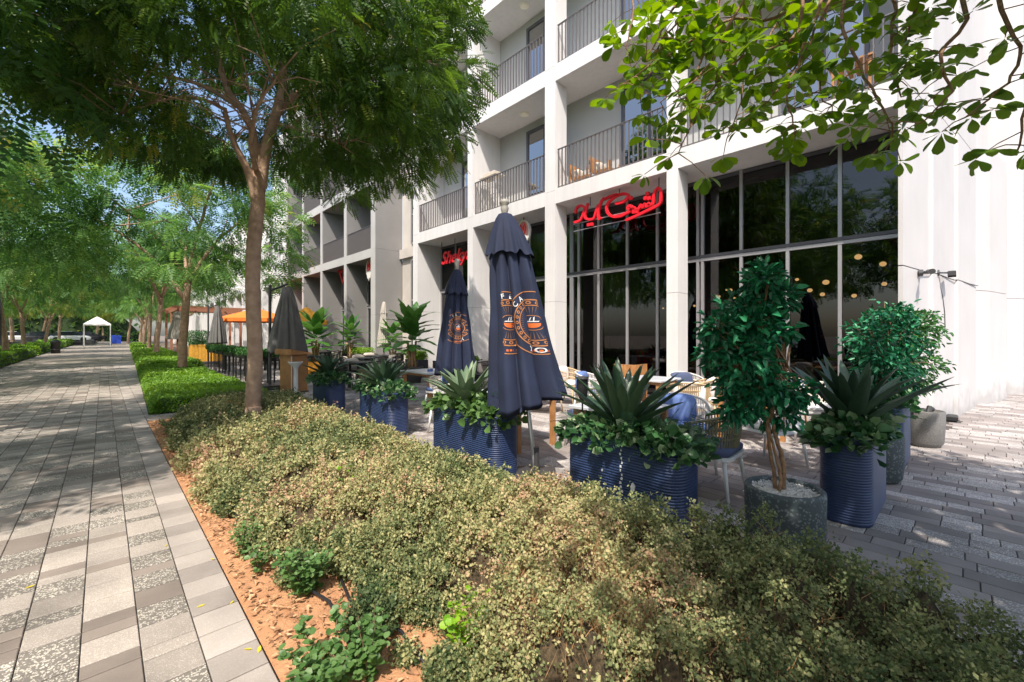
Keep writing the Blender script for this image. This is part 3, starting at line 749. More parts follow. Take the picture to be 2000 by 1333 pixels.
# grey painted part
gb = thing('grey_building', 'dark grey painted stretch of the building with deep shaded balconies behind the tree', 'building')
gf = [(17.32,17.70),(20.30,20.56),(23.42,23.66),(26.36,26.58),(29.36,29.5)]
for i,(y0,y1) in enumerate(gf):
    d = 1.30 if i == 0 else 1.25
    cuts = [0,2.35,5.2,8.4,11.6,14.8,TOP]
    for a,b in zip(cuts[:-1],cuts[1:]):
        MB().box(XF+.03,XF+d,y0,y1,a+.006,b).build('column','grey_paint',gb)
        MB().box(XF,XF+.03,y0,y1,a+.006,b).build('column_edge','grey_edge',gb)
for (a,b) in zip(gf[:-1],gf[1:]):
    y0, y1 = a[1], b[0]
    for li,(za,zb) in enumerate(LV):
        MB().box(XF+.034,XB+.1,y0,y1,za,zb-.01).build('balcony_slab','grey_paint',gb)
        MB().box(XF+.004,XF+.034,y0,y1,za,zb).build('slab_edge','grey_edge',gb)
        zt = LV[li+1][0] if li < 3 else TOP
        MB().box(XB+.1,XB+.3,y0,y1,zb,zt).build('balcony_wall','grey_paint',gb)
        railing(gb,y0+.02,y1-.02,zb,False,sp=.09)
        f = MB().box(XB+.03,XB+.099,y0+.3,y0+.36,zb,zb+2.4).box(XB+.03,XB+.099,y0+1.5,y0+1.56,zb,zb+2.4).box(XB+.03,XB+.099,y0+.36,y0+1.5,zb+2.34,zb+2.4).build('door_frame','frame_metal',gb)
        MB().box(XB+.06,XB+.09,y0+.36,y0+1.5,zb,zb+2.34).build('pane','door_glass',f)
    glazed(gb,y0,y1,[y0+.03,y0+1.0,y0+1.9,y1-.03],.01,4.85,2.9,x=XB-.05)
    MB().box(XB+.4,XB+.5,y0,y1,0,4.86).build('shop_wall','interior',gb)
# far white part
fb = thing('far_white_building', 'white end of the building far down the path with piers and small square windows', 'building')
for a,b in ((0,2.4),(2.41,5.2),(5.21,8.4),(8.41,14.5)):
    MB().box(XF-.05,XB,29.52,32.4,a,b).build('wide_pier','white_paint',fb)
y = 32.4; H = 10.7
while y < 92:
    wdt = 3.1
    for a,b in ((0,2.4),(2.41,5.2),(5.21,8.4),(8.41,H)):
        MB().box(XF,XB,y+2.5,y+wdt,a+.004,b).build('pier','white_paint',fb)
    MB().box(XB-.2,XB,y,y+2.5,0,H-.3).build('back_wall','white_paint',fb)
    for za,zb in LV[:2]:
        MB().box(XF+.004,XB-.2,y,y+2.5,za,zb).build('slab','white_paint',fb)
    MB().box(XF+.004,XB-.2,y,y+2.5,H-.4,H-.01).build('slab','white_paint',fb)
    for z0 in (.9,6.0,9.0):
        h = 2.2 if z0 < 1 else 1.3
        if z0 > 8: h = .9
        f = MB().box(XB-.26,XB-.202,y+.4,y+1.7,z0-.05,z0).box(XB-.26,XB-.202,y+.4,y+1.7,z0+h,z0+h+.05).build('window_frame','frame_metal',fb)
        MB().box(XB-.24,XB-.205,y+.42,y+1.68,z0,z0+h).build('pane','door_glass',f)
    y += wdt
# ------------------------------------------------------------------ signs hung under the slab
def strokes(px0, py0, sc, lines, X, dots=(), r=.02):
    mb = MB()
    def P(c): return WX(px0+c[0]/sc, py0+c[1]/sc, X)
    for ln in lines:
        pts = [P(c) for c in ln]
        # smooth a little
        q = []
        for i in range(len(pts)-1):
            p0 = pts[max(i-1,0)]; p1 = pts[i]; p2 = pts[i+1]; p3 = pts[min(i+2,len(pts)-1)]
            for s_ in (0,.25,.5,.75):
                q.append(.5*((2*p1)+(p2-p0)*s_+(2*p0-5*p1+4*p2-p3)*s_*s_+(3*p1-p0-3*p2+p3)*s_**3))
        q.append(pts[-1])
        # flat ribbon of real depth: rectangle section
        rings = []
        for i,p in enumerate(q):
            t = (q[min(i+1,len(q)-1)]-q[max(i-1,0)]); t.x = 0
            if t.length < 1e-6: t = Vector((0,1,0))
            t.normalize(); nn = Vector((0,-t.z,t.y))*r*(1 if 0 < i < len(q)-1 else .5)
            rings.append([p+nn+Vector((-.03,0,0)),p-nn+Vector((-.03,0,0)),p-nn+Vector((.03,0,0)),p+nn+Vector((.03,0,0))])
        mb.rings(rings)
    for c in dots:
        p = P(c); mb.box(p.x-.03,p.x+.03,p.y-r*1.25,p.y+r*1.25,p.z-r*1.25,p.z+r*1.25)
    return mb
t = thing('arabic_sign', 'red three-dimensional arabic lettering hung over the middle shop window', 'sign')
AL = [[(610,905),(700,868),(800,820),(935,752),(955,690),(955,620),(930,590),(900,620),(885,680),(880,730),(850,752),(830,730)],
      [(850,752),(815,765),(800,745),(780,775),(760,755),(740,790),(705,795),(690,770)],
      [(700,795),(660,800),(630,785),(650,762),(675,775),(660,810),(610,838),(560,862),(490,868),(440,835),(425,780),(445,730),(500,680),(570,648),(625,650),(636,675),(605,712),(555,735),(510,742)],
      [(400,700),(420,690),(470,668),(540,650)],
      [(405,685),(375,720),(350,790),(343,850),(352,890),(372,875)],
      [(345,750),(320,830),(300,885),(262,895),(225,885),(212,855),(228,790),(246,735)],
      [(120,835),(130,790),(160,765),(198,768),(212,795),(195,850),(165,905),(105,925)]]
XS = 8.62
strokes(1100,250,5,AL,XS,[(660,685),(825,645),(805,688),(843,688),(690,822),(722,818),(248,948),(280,942)],.029).build('lettering','sign_red',t)
mb = MB()
for cx,cy in ((265,765),(550,650),(935,590)):
    p = WX(1100+cx/5,250+cy/5,XS); mb.bar(p,(XS,p.y,4.86),.012)
a = WX(1120,250+925/5,XS+.04); b = WX(1290,250+700/5,XS+.04)
mb.build('hanging_rod','frame_metal',t)
MB().bar((XS+.045,a.y,4.30),(XS+.045,b.y,4.30),.012).bar((XS+.045,a.y,4.12),(XS+.045,b.y,4.12),.012).build('carrier_rail','alu',t)

def text_mesh(body, size, ext=.0, shear=0):
    cu = bpy.data.curves.new('txt','FONT'); cu.body = body; cu.size = size; cu.extrude = ext; cu.align_x = 'CENTER'; cu.resolution_u = 3; cu.shear = shear; cu.offset = .012*size
    o = bpy.data.objects.new('txt',cu); COL.objects.link(o); dg = bpy.context.evaluated_depsgraph_get()
    me = bpy.data.meshes.new_from_object(o.evaluated_get(dg)); bpy.data.objects.remove(o); return me
t = thing('latin_sign', 'red script lettering hung under the slab over the window left of the round emblem', 'sign')
me = text_mesh('Shekyar', .62, .03, .35); me.materials.clear(); me.materials.append(MATS['sign_red']); me.name = 'lettering'
o = put('lettering', me, t); o.rotation_euler = (PI/2,0,-PI/2); o.location = (8.85, 12.0, 4.02)
MB().bar((8.87,13.0,4.3),(8.87,13.0,4.86),.012).bar((8.87,12.2,4.4),(8.87,12.2,4.86),.012).bar((8.87,11.3,4.4),(8.87,11.3,4.86),.012).build('hanging_rod','frame_metal',t)
t = thing('red_sign', 'red lettering hung between two grey piers far down the building', 'sign')
c = WX(668,537,8.9)
strokes(500,400,4,[[(640,500),(665,560),(680,610),(690,540)],[(660,500),(680,500),(690,560)],[(645,530),(675,520),(690,535)]],8.9,(),.05).build('lettering','sign_red',t)
MB().bar((8.92,c.y-.2,c.z+.3),(8.92,c.y-.2,4.86),.02).build('hanging_rod','frame_metal',t)
def emblem(px,py,X,r,label):
    c = WX(px,py,X); t = thing('emblem_sign', label, 'sign', c, 0)
    def ell(ry, rz, cz=0, n=28): return [(ry*math.cos(2*PI*k/n), cz+rz*math.sin(2*PI*k/n)) for k in range(n)]
    def plate(poly, x0, x1, nm, m): 
        n = len(poly); v = [(x0,y,z) for y,z in poly]+[(x1,y,z) for y,z in poly]
        MB().add(v,[tuple(range(n)),tuple(range(2*n-1,n-1,-1))]+[(k,k+n,(k+1)%n+n,(k+1)%n) for k in range(n)]).build(nm,m,t)
    plate(ell(r,r*1.25,.1*r),-.03,.03,'oval_plate','sign_white')
    plate(ell(r*.78,r*1.0,.15*r),-.036,-.031,'oval_face','sign_pink')
    plate([(-.62*r,-.5*r),(-.45*r,-1.35*r),(-.2*r,-1.2*r),(0,-1.7*r),(.2*r,-1.2*r),(.45*r,-1.35*r),(.62*r,-.5*r),(.3*r,-.25*r),(-.3*r,-.25*r)],-.044,-.037,'lower_plate','sign_white')
    m = MB()
    for s_ in (-1,1):
        q = [Vector((-.04,s_*a*r,b*r)) for a,b in ((.12,-.2),(.35,.1),(.42,.5),(.3,.85),(.12,.6),(.1,.2))]
        m.tube(q,.05*r*1.6,5)
    m.build('red_mark','sign_red',t)
    MB().bar((0,0,r*1.3),(0,0,4.86-c.z),.014).build('hanging_rod','frame_metal',t)
emblem(1023,455,8.75,.27,'oval white and red emblem hung beside the nearest navy umbrella top')
emblem(722,526,8.75,.33,'oval white and red emblem hung in the grey building opening')
# balcony furniture
def lounger(x,y,z,label):
    t = thing('wooden_chair', label, 'chair', (x,y,z)); t.scale = (.8,.8,.72)
    m = MB()
    for k in range(7): m.box(-.28,.28,-.35+.1*k,-.28+.1*k,.36,.385)
    m.build('slat_seat','wood',t)
    m = MB()
    for k in range(7): m.box(-.30+.09*k,-.24+.09*k,.36,.39,.40,.95)
    m.build('slat_back','wood',t)
    for sx in (-.27,.27):
        for sy in (-.34,.36): MB().box(sx-.025,sx+.025,sy-.025,sy+.025,0,.6 if sy<0 else .36).build('leg','wood',t)
    MB().ball((0,.18,.55),.24,.10,.2,12,7,.6).build('cushion','cushion_beige',t,True)
lounger(8.98,6.75,5.24,'wooden slatted chair with pale cushion, left one on the balcony over the arabic sign')
lounger(8.98,6.1,5.24,'wooden slatted chair with pale cushion, right one on the balcony over the arabic sign')
t = thing('balcony_table','folded wooden slat table on the balcony behind the overhanging branch','table',(8.9,1.25,5.24))
m = MB()
for k in range(6): m.box(-.3,.3,-.3+.1*k,-.22+.1*k,.60,.63)
m.build('table_top','wood',t)
for sx in (-.25,.25):
    for sy in (-.25,.22): MB().box(sx-.02,sx+.02,sy-.02,sy+.02,0,.6).build('leg','wood',t)
t = thing('storage_rack','white wire rack with a cream box on top, on the lower left balcony','rack',(8.75,10.1,5.24))
m = MB()
for sx in (-.15,.15):
    for sy in (-.35,.35): m.bar((sx,sy,0),(sx,sy,1.12),.012)
for z in (.2,.55,.9): 
    for k in range(6): m.bar((-.15,-.35+.14*k,z),(.15,-.35+.14*k,z),.006)
    m.bar((-.15,-.35,z),(-.15,.35,z),.008).bar((.15,-.35,z),(.15,.35,z),.008)
m.build('wire_frame','rope_white',t)
MB().box(-.2,.2,-.40,.40,1.12,1.15).box(-.16,.16,-.3,.25,1.151,1.26,.02).build('cream_box','cushion_beige',t)
# wall spotlights on the end wall, with their cable
def spot(px,py,x,label,left):
    y = .602-.165*(x-XF)-.0; z = CH+(HZ-py)/FPX*(x*FX+y*FY)
    t = thing('wall_spotlight', label, 'spotlight', (x,y-.01,z))
    MB().tube([(0,0,0),(0,-.05,0)],[.055,.05],12).build('wall_mount','dark_metal',t)
    if left: MB().tube([(0,-.05,0),(-.12,-.12,-.01)],.014,6).build('arm','dark_metal',t); MB().tube([(-.10,-.11,0),(-.30,-.16,-.02)],[.035,.04],10).build('lamp_head','dark_metal',t)
    else: MB().tube([(0,-.05,0),(.10,-.14,.0)],.014,6).build('arm','dark_metal',t); MB().box(.08,.40,-.24,-.14,-.05,.03,.01).build('lamp_head','dark_metal',t)
spot(1786,534,9.12,'black wall spotlight aimed left beside the last shop window',True)
spot(1831,534,10.05,'black wall spotlight aimed right, in the middle of the end wall',False)
def wallpt(px,py):
    u = (px-1000)/FPX; r_ = (FY+RY*u)/(FX+RX*u); x = (.602+.165*XF)/(r_+.165); y = .602-.165*(x-XF); d = x*FX+y*FY
    return Vector((x,y-.03,CH+(HZ-py)/FPX*d))
cb = MB().tube([wallpt(a,b) for a,b in ((1790,536),(1812,535),(1828,537),(1850,545),(1880,553),(1906,559))],.008,5).tube([wallpt(a,b) for a,b in ((1829,540),(1831,560),(1836,580),(1840,610),(1841,640))],.008,5).build('cable','cable')
tag(cb,'thin dark cable running between the wall spotlights and down the end wall','cable')
p = W(1857,822); t = thing('floor_floodlight','low black floodlight box on the pavers at the foot of the end wall','floodlight',(p.x,p.y,0))
MB().box(-.13,.13,-.09,.09,.02,.10,.02).build('housing','black_metal',t); MB().box(-.09,.09,-.06,.06,0,.02).build('base','dark_metal',t)
# ================================================================== TREES
def limb(mb, pts, r0, r1, n=8, jit=.0, steps=4):
    """a smooth tapering limb through the points"""
    q = []
    for i in range(len(pts)-1):
        p0 = pts[max(i-1,0)]; p1 = pts[i]; p2 = pts[i+1]; p3 = pts[min(i+2,len(pts)-1)]
        for s in range(steps):
            s_ = s/steps
            q.append(.5*((2*p1)+(p2-p0)*s_+(2*p0-5*p1+4*p2-p3)*s_*s_+(3*p1-p0-3*p2+p3)*s_**3)+Vector((random.gauss(0,jit),random.gauss(0,jit),0)))
    q.append(pts[-1]); m = len(q)-1
    mb.tube(q, [r0+(r1-r0)*(k/m)**.8 for k in range(m+1)], n)
    return q
def crown_mesh(centres, radii, nper, flen, mname, pairs=8, seed=1, centre=(0,0,6), hang=.5, lw=.05, ll=.14, tb=0.):
    rng = np.random.default_rng(seed)
    C = np.array(centres, float); R = np.array(radii, float); n = len(C)
    k = nper
    dd = unit(rng.normal(size=(n,k,3))); rr = rng.random((n,k,1))**.45
    P = C[:,None,:]+dd*rr*R[:,None,None]*np.array([1,1,.62])
    out = unit(P-np.array(centre)[None,None,:]); 
    ax = unit(dd*.8+out*.5+rng.normal(size=(n,k,3))*.35+np.array([0,0,-hang]))
    nr = unit(rng.normal(size=(n,k,3))*.45+np.array([0,0,1.]))
    P = P.reshape(-1,3); ax = ax.reshape(-1,3); nr = nr.reshape(-1,3); N = len(P)
    tv, tf = frond_t(pairs, ll, lw)
    sz = flen*rng.uniform(.6,1.25,N)
    V, F = scatter(tv, tf, basis(ax, nr), P, sz)
    ct = np.repeat(rng.normal(.42,.20,n),k)+rng.normal(0,.14,N)+tb
    return np_mesh('crown', V, F, mname, np.repeat(np.clip(ct,0,1), len(tv)))

# the near tree
tr = thing('street_tree', 'nearest tree, brown trunk forking under a wide drooping crown, standing in the dusty hedge', 'tree', (0,0,0))
mb = MB()
P_ = lambda a: [PD(x,y,d) for x,y,d in a]
base = W(495,838)
trunk = [Vector((base.x,base.y,-.05)), PD(494,800,6.93), PD(498,700,6.92), PD(494,590,6.9), PD(496,480,6.92), PD(503,400,6.95), PD(505,350,6.97)]
limb(mb, trunk, .118, .102, 14, .004)
mb.tube([Vector((base.x,base.y,-.05)),Vector((base.x,base.y,.10)),Vector((base.x,base.y,.35))],[.175,.135,.112],14)
Ls = [([(500,395,6.95),(484,335,6.9),(462,290,6.8),(448,250,6.7),(440,215,6.6)],.075,.03),
      ([(504,370,6.97),(500,310,7.0),(492,255,7.0),(470,212,6.9),(443,175,6.8),(425,110,6.7),(400,30,6.6),(380,-60,6.6)],.085,.03),
      ([(508,365,6.97),(520,290,7.0),(534,240,7.1),(552,205,7.2),(585,178,7.3),(612,150,7.4),(640,90,7.5),(670,0,7.7)],.10,.03),
      ([(530,250,7.08),(548,190,7.1),(556,120,7.15),(560,40,7.2),(572,-60,7.3),(580,-180,7.3)],.085,.03),
      ([(585,178,7.3),(640,165,7.4),(700,190,7.5),(760,235,7.6),(810,270,7.7)],.035,.01),
      ([(612,150,7.4),(690,120,7.6),(780,110,7.8),(860,130,8.0)],.04,.012),
      ([(470,212,6.9),(400,170,6.6),(330,150,6.3),(250,140,6.0),(170,160,5.8)],.04,.012),
      ([(440,215,6.6),(380,190,6.2),(300,200,5.8),(220,230,5.5)],.03,.01),
      ([(425,110,6.7),(350,60,6.4),(260,30,6.2)],.03,.01),
      ([(505,350,7.0),(515,300,7.6),(540,240,8.4),(560,190,9.0)],.05,.012),
      ([(500,330,6.9),(490,290,6.2),(500,220,5.6),(540,150,5.2)],.045,.012),
      ([(534,240,7.1),(590,255,7.0),(650,275,6.9),(690,300,6.8)],.022,.007)]
tips = []
for a, r0, r1 in Ls:
    q = limb(mb, P_(a), r0, r1, 8, .006); tips += q[len(q)//2:]
# thin bare twigs
for k in range(170):
    p = random.choice(tips); v = Vector((random.gauss(0,1),random.gauss(0,1),random.uniform(-.1,.9))).normalized()
    L = random.uniform(.5,1.5); mb.tube([p,p+v*L*.5+Vector((0,0,.05)),p+v*L+Vector((0,0,-.08*L))],[.012,.008,.004],4)
mb.build('trunk','bark',tr,True)
rng = np.random.default_rng(5); cs = []; rs = []
cc = Vector((1.9,7.9,6.6))
for k in range(400):
    a = rng.random()*2*PI; r = 3.5*rng.random()**.52; x = cc.x+r*math.cos(a); y = cc.y+r*math.sin(a)
    zt = 7.0+2.6*math.sqrt(max(0,1-(r/4.1)**2)); zb = 5.35-.75*min(1,max(0,(r-1.0)/1.2))+.30*rng.random()
    u = rng.random(); z = zb+(zt-zb)*u**1.35
    if r < 1.1 and z < 6.0: continue
    cs.append((x,y,z)); rs.append(rng.uniform(.35,.62))
cs += [tuple(PD(px,py,d)) for px,py,d in [(600,270,7),(640,310,7),(690,320,7.1),(740,290,7.2),(790,260,7.4),(830,230,7.6),(870,180,7.8),(900,130,8),(880,60,8),(620,340,6.8),(660,250,7.1),(720,230,7.3),(780,190,7.6),
       (150,200,5.6),(230,260,5.6),(300,240,5.8),(330,180,6.0),(200,120,5.8),(90,90,5.6),(60,30,5.4),(840,260,7.6),(560,310,7.4),(350,270,6.3)]]
rs += [.5]*23
near = np.array(cs); 
put('crown', crown_mesh(cs, [r*.86 for r in rs], 58, .23, 'main_leaf', 7, 3, (1.9,7.9,6.8), .35, lw=.145, ll=.235), tr)
stuff(KIDS[tr.name][-1])

# generic trees of the rows
def tree_proto(seed, H, fork, R, mname, n=75, nper=24, label='tree', cat='tree', zc=None, flen=.46):
    random.seed(seed); rng = np.random.default_rng(seed)
    t = thing('row_tree', label, cat); mb = MB()
    lean = Vector((random.uniform(-.5,.5),random.uniform(-.5,.5),0))
    p = [Vector((0,0,-.05)),lean*.15+Vector((0,0,fork*.35)),lean*.55+Vector((0,0,fork*.7)),lean*.8+Vector((0,0,fork))]
    limb(mb,p,.16,.11,9,.01)
    for k in range(5):
        a = 2*PI*k/5+random.uniform(-.4,.4); q = p[-1 if k % 2 else -2].lerp(p[-1],random.random())
        e = Vector((R*.6*math.cos(a),R*.6*math.sin(a),fork+(H-fork)*random.uniform(.35,.6)))
        limb(mb,[q,q.lerp(e,.4)+Vector((0,0,.5)),e],.085,.03,7,.02)
        for j in range(3):
            f = q.lerp(e,random.uniform(.4,.9))+Vector((0,0,.3)); g_ = f+Vector((random.gauss(0,.8),random.gauss(0,.8),random.uniform(.3,1.2)))
            mb.tube([f,g_],[.03,.01],5)
    mb.build('trunk','bark',t,True)
    cs = []; rs = []
    while len(cs) < n:
        a = rng.random()*2*PI; r = R*rng.random()**.55
        zt = fork+(H-fork)*(.45+.55*math.sqrt(max(0,1-(r/R)**2))); zb = fork+.55+.2*rng.random()-.45*(r/R)+(.9 if r < R*.3 else 0)
        z = zb+(zt-zb)*rng.random()
        cs.append((r*math.cos(a),r*math.sin(a),z)); rs.append(rng.uniform(.4,.8))
    stuff(put('crown', crown_mesh(cs,rs,nper,flen,mname,6,seed,(0,0,(H+fork)/2),.35,lw=.13,ll=.24), t))
    return t
TP = [tree_proto(21,9.4,3.5,4.1,'row_leaf',125,34), tree_proto(22,8.8,3.7,3.9,'row_leaf',115,34), tree_proto(23,8.2,3.3,3.6,'yellow_leaf',95,32)]
random.seed(99)
spots = [(2.05,19.4,0,'tree second from the near one, standing in the bright green groundcover by the path'),
 (2.4,35,1,'leaning tree third along the right side of the footpath'),(2.9,49,0,'tree on the right of the footpath beyond the leaning one'),(3.3,63,1,'far tree on the right of the footpath near the pergola'),(4.0,80,0,'last tree standing on the right of the footpath'),
 (-4.5,7.0,0,'tree left of the footpath whose crown fills the upper left corner'),(-4.3,18.5,1,'second tree left of the footpath, its crown overhanging the tiles'),(-4.4,29.5,0,'third tree left of the footpath behind the near low hedge'),
 (-4.2,39.5,1,'tree left of the footpath with thick pale trunk by the blue sign'),(-4.6,52,0,'tree left of the footpath beside the white parked car'),(-4.4,66,2,'yellowish tree left of the footpath near the white canopy'),(-4.2,82,1,'distant tree left of the footpath behind the litter bin'),
 (-9.5,1,1,'tree across the lawn reflected in the shop windows'),(-9.8,12,0,'tree of the second row facing the shops'),(-9.5,24,1,'tree of the second row behind the first left hand trees'),(-9.8,36,0,'second row tree seen between left trunks'),(-9.5,48,2,'second row tree with yellow green leaves'),(-10,62,0,'far second row tree by the road')]
used = [False]*3
for x,y,k,lab in spots:
    rz = random.uniform(0,6.28); sc = random.uniform(.95,1.1)
    if not used[k]: o = TP[k]; used[k] = True; o.location = (x,y,0); o.rotation_euler = (0,0,rz)
    else: o = dup(TP[k],(x,y,0),rz)
    o['label'] = lab; o['group'] = 'trees planted in rows along the footpath'; o.scale = (sc,sc,sc*random.uniform(.95,1.05))
fars = [(-18,10),(-19,26),(-20,44),(-18,60),(-24,80),(-30,60),(-13,78),(-7,100),(-14,108),(-22,104),(-1,112),(5,106),(-30,100),(-36,84),(-28,34),(-26,14),(-17,-8),(-15,-22),(-9,-12),(3,96),(-40,110),(-9,90),(0,128),(-12,132),(-26,130)]
for x,y in fars:
    dup(TP[random.randrange(3)],(x,y,0),random.uniform(0,6.28),'one of the trees massed beyond the road and the end of the footpath','trees massed in the background',random.uniform(1.15,1.55))

# ------------------------------------------------------------------ the tree behind the viewer and its branch
bt = thing('broad_leaved_tree','tree with large rounded leaves whose leafy branch hangs into the upper right of the view','tree',(0,0,0))
mb = MB(); bx, by = 1.75,-2.75
root = [Vector((bx,by,-.05)),Vector((bx+.05,by,1.4)),Vector((bx,by+.1,2.8)),Vector((bx+.1,by+.15,3.6))]
limb(mb,root,.17,.12,12,.005)
for k in range(7):
    a = 2*PI*k/7; limb(mb,[root[-1],root[-1]+Vector((math.cos(a)*1.2,math.sin(a)*1.2,.9)),root[-1]+Vector((math.cos(a)*2.6,math.sin(a)*2.6,1.6))],.07,.02,7,.02)
mb.build('trunk','bark',bt,True)
# boughs that reach into view, hanging towards the terrace
mb = MB(); br = []
A = root[-1]
hubs = [PD(1560,-160,2.7),PD(1900,-140,2.4),PD(1300,-120,2.9)]
for h in hubs: limb(mb,[A,A.lerp(h,.5)+Vector((0,0,.35)),h],.05,.022,8,.01)
tipsets = [(0,[(1560,60,2.5),(1450,110,2.4),(1380,190,2.35),(1325,300,2.3)]),(0,[(1540,20,2.6),(1430,40,2.6),(1330,90,2.55),(1215,165,2.5)]),
 (0,[(1600,0,2.5),(1560,110,2.4),(1540,190,2.35),(1555,255,2.3)]),(0,[(1640,-20,2.5),(1650,60,2.35),(1690,150,2.25),(1735,230,2.2),(1745,275,2.2)]),
 (0,[(1735,-20,2.4),(1738,60,2.3),(1742,120,2.25),(1760,190,2.2)]),(1,[(1880,40,2.1),(1830,110,2.05),(1860,180,2.0),(1800,240,2.0)]),
 (1,[(1960,20,2.0),(1990,110,1.95),(1950,180,1.9),(1885,230,1.9)]),(1,[(2040,60,1.9),(2010,200,1.85),(1985,300,1.85)]),
 (2,[(1330,-20,2.7),(1290,60,2.6),(1260,120,2.6)]),(2,[(1400,-40,2.8),(1390,60,2.7),(1350,170,2.6),(1330,230,2.6)]),
 (0,[(1500,-60,2.7),(1480,60,2.7),(1450,170,2.6),(1420,270,2.5)]),(0,[(1620,-60,2.8),(1610,60,2.7),(1600,160,2.6),(1625,220,2.5)]),
 (2,[(1250,-60,2.9),(1235,40,2.8),(1225,100,2.8)]),(2,[(1350,-60,2.6),(1345,20,2.6),(1300,70,2.6),(1250,190,2.6)]),(0,[(1480,-60,2.5),(1420,60,2.5),(1370,140,2.45),(1290,200,2.45)]),(0,[(1640,-60,2.6),(1600,40,2.5),(1560,120,2.5),(1500,200,2.5)]),(0,[(1560,-60,2.9),(1520,40,2.9),(1470,120,2.8)]),(1,[(1820,-80,2.3),(1790,20,2.3),(1770,90,2.3),(1840,150,2.2)])]
LP = []; LD = []
for h, a in tipsets:
    q = limb(mb,[hubs[h]]+P_(a),.013,.003,6,.008)
    for i in range(len(q)//4,len(q)):
        nn = (2 if (h != 1 and i % 2) else 1) if i < len(q)-2 else 2
        if h == 1 and i % 3 == 0: continue
        for r in range(nn):
            # a short side twig that ends in a rosette of leaves
            v = Vector((random.gauss(0,1),random.gauss(0,1),random.uniform(-.9,.5))).normalized()*random.uniform(.05,.20)
            e = q[i]+v; mb.tube([q[i],q[i]+v*.5+Vector((0,0,.01)),e],[.003,.0024,.002],4,False)
            m = random.choice([4,5,5,6,7])
            for s in range(m):
                aa = 2*PI*s/m+random.uniform(-.3,.3); dv = Vector((math.cos(aa),math.sin(aa),random.uniform(-.85,.35)))+v.normalized()*.6
                LP.append(e+dv.normalized()*.008); LD.append(dv.normalized())
mb.build('branch','ficus_bark',bt,True)
def obovate(L=1.0, W_=.5, curl=.15):
    prof = [(0,.02),(.10,.05),(.28,.22),(.5,.40),(.72,.5),(.9,.36),(1.0,.0)]
    V = []; F = []
    for i,(x,w_) in enumerate(prof):
        z = -curl*x*x
        V += [(x*L,-w_*W_,z+.10*w_),(x*L,0,z),(x*L,w_*W_,z+.10*w_)]
    for i in range(len(prof)-1):
        a = 3*i; F += [(a,a+3,a+4,a+1),(a+1,a+4,a+5,a+2)]
    return V,F
lm = []
for c_,w_ in ((.12,.58),(.35,.66),(-.05,.54),(.5,.62)):
    V,F = obovate(1,w_,c_); lm.append(MB().add(V,F).mesh('large_leaf','broad_leaf',True))
def visible_key(i):
    px,py,d = to_px(*LP[i]); 
    return (0 if (1100 < px < 2040 and -20 < py < 400) else 1, d)
order = sorted(range(len(LP)), key=visible_key)
random.seed(5)
def orient(o, pos, axis, s):
    ax = Vector(axis).normalized(); up = (Vector((random.gauss(0,.5),random.gauss(0,.5),1))).normalized()
    y = up.cross(ax).normalized(); z = ax.cross(y)
    M = Matrix((ax,y,z)).transposed().to_4x4(); M.translation = pos
    o.matrix_local = M @ Matrix.Diagonal((s,s,s,1))
for i in order[:300]:
    o = put('leaf', lm[random.randrange(4)], bt); orient(o, LP[i], LD[i], random.uniform(.054,.092))
rest = order[300:]
pos = np.array([LP[i] for i in rest]); ax = np.array([LD[i] for i in rest]); N = len(pos)
V,F = obovate(1,.6,.15)
tv = np.array(V); tf = np.array(F)
leafmat('broad_leaf_mass', [(0,(.06,.15,.012)),(1,(.19,.33,.03))], trans=.5)
foliage('leaves', pos, ax, unit(rnd_dirs(N)*.5+np.array([0,0,1.])), RNG.uniform(.06,.105,N), (tv,tf), 'broad_leaf_mass', bt)
# its crown over the viewer's right shoulder
n = 9500; rng = np.random.default_rng(77)
cl = np.array([(bx+r*math.cos(a),by+r*math.sin(a),z) for a,r,z in zip(rng.random(130)*2*PI,2.7*rng.random(130)**.55,rng.uniform(3.6,5.3,130))])
pp = cl[rng.integers(0,130,n)]+rng.normal(size=(n,3))*np.array([.42,.42,.28])
pxs = np.array([to_px(*p) for p in pp]); ok = ~((pxs[:,2] > 0) & (pxs[:,0] > -100) & (pxs[:,0] < 2100) & (pxs[:,1] > -120)); pp = pp[ok]; n = len(pp)
foliage('crown', pp, rnd_dirs(n,-.2), unit(rnd_dirs(n)*.5+np.array([0,0,1.])), rng.uniform(.16,.26,n), leaf_quads(.6), 'broad_leaf_mass', bt)

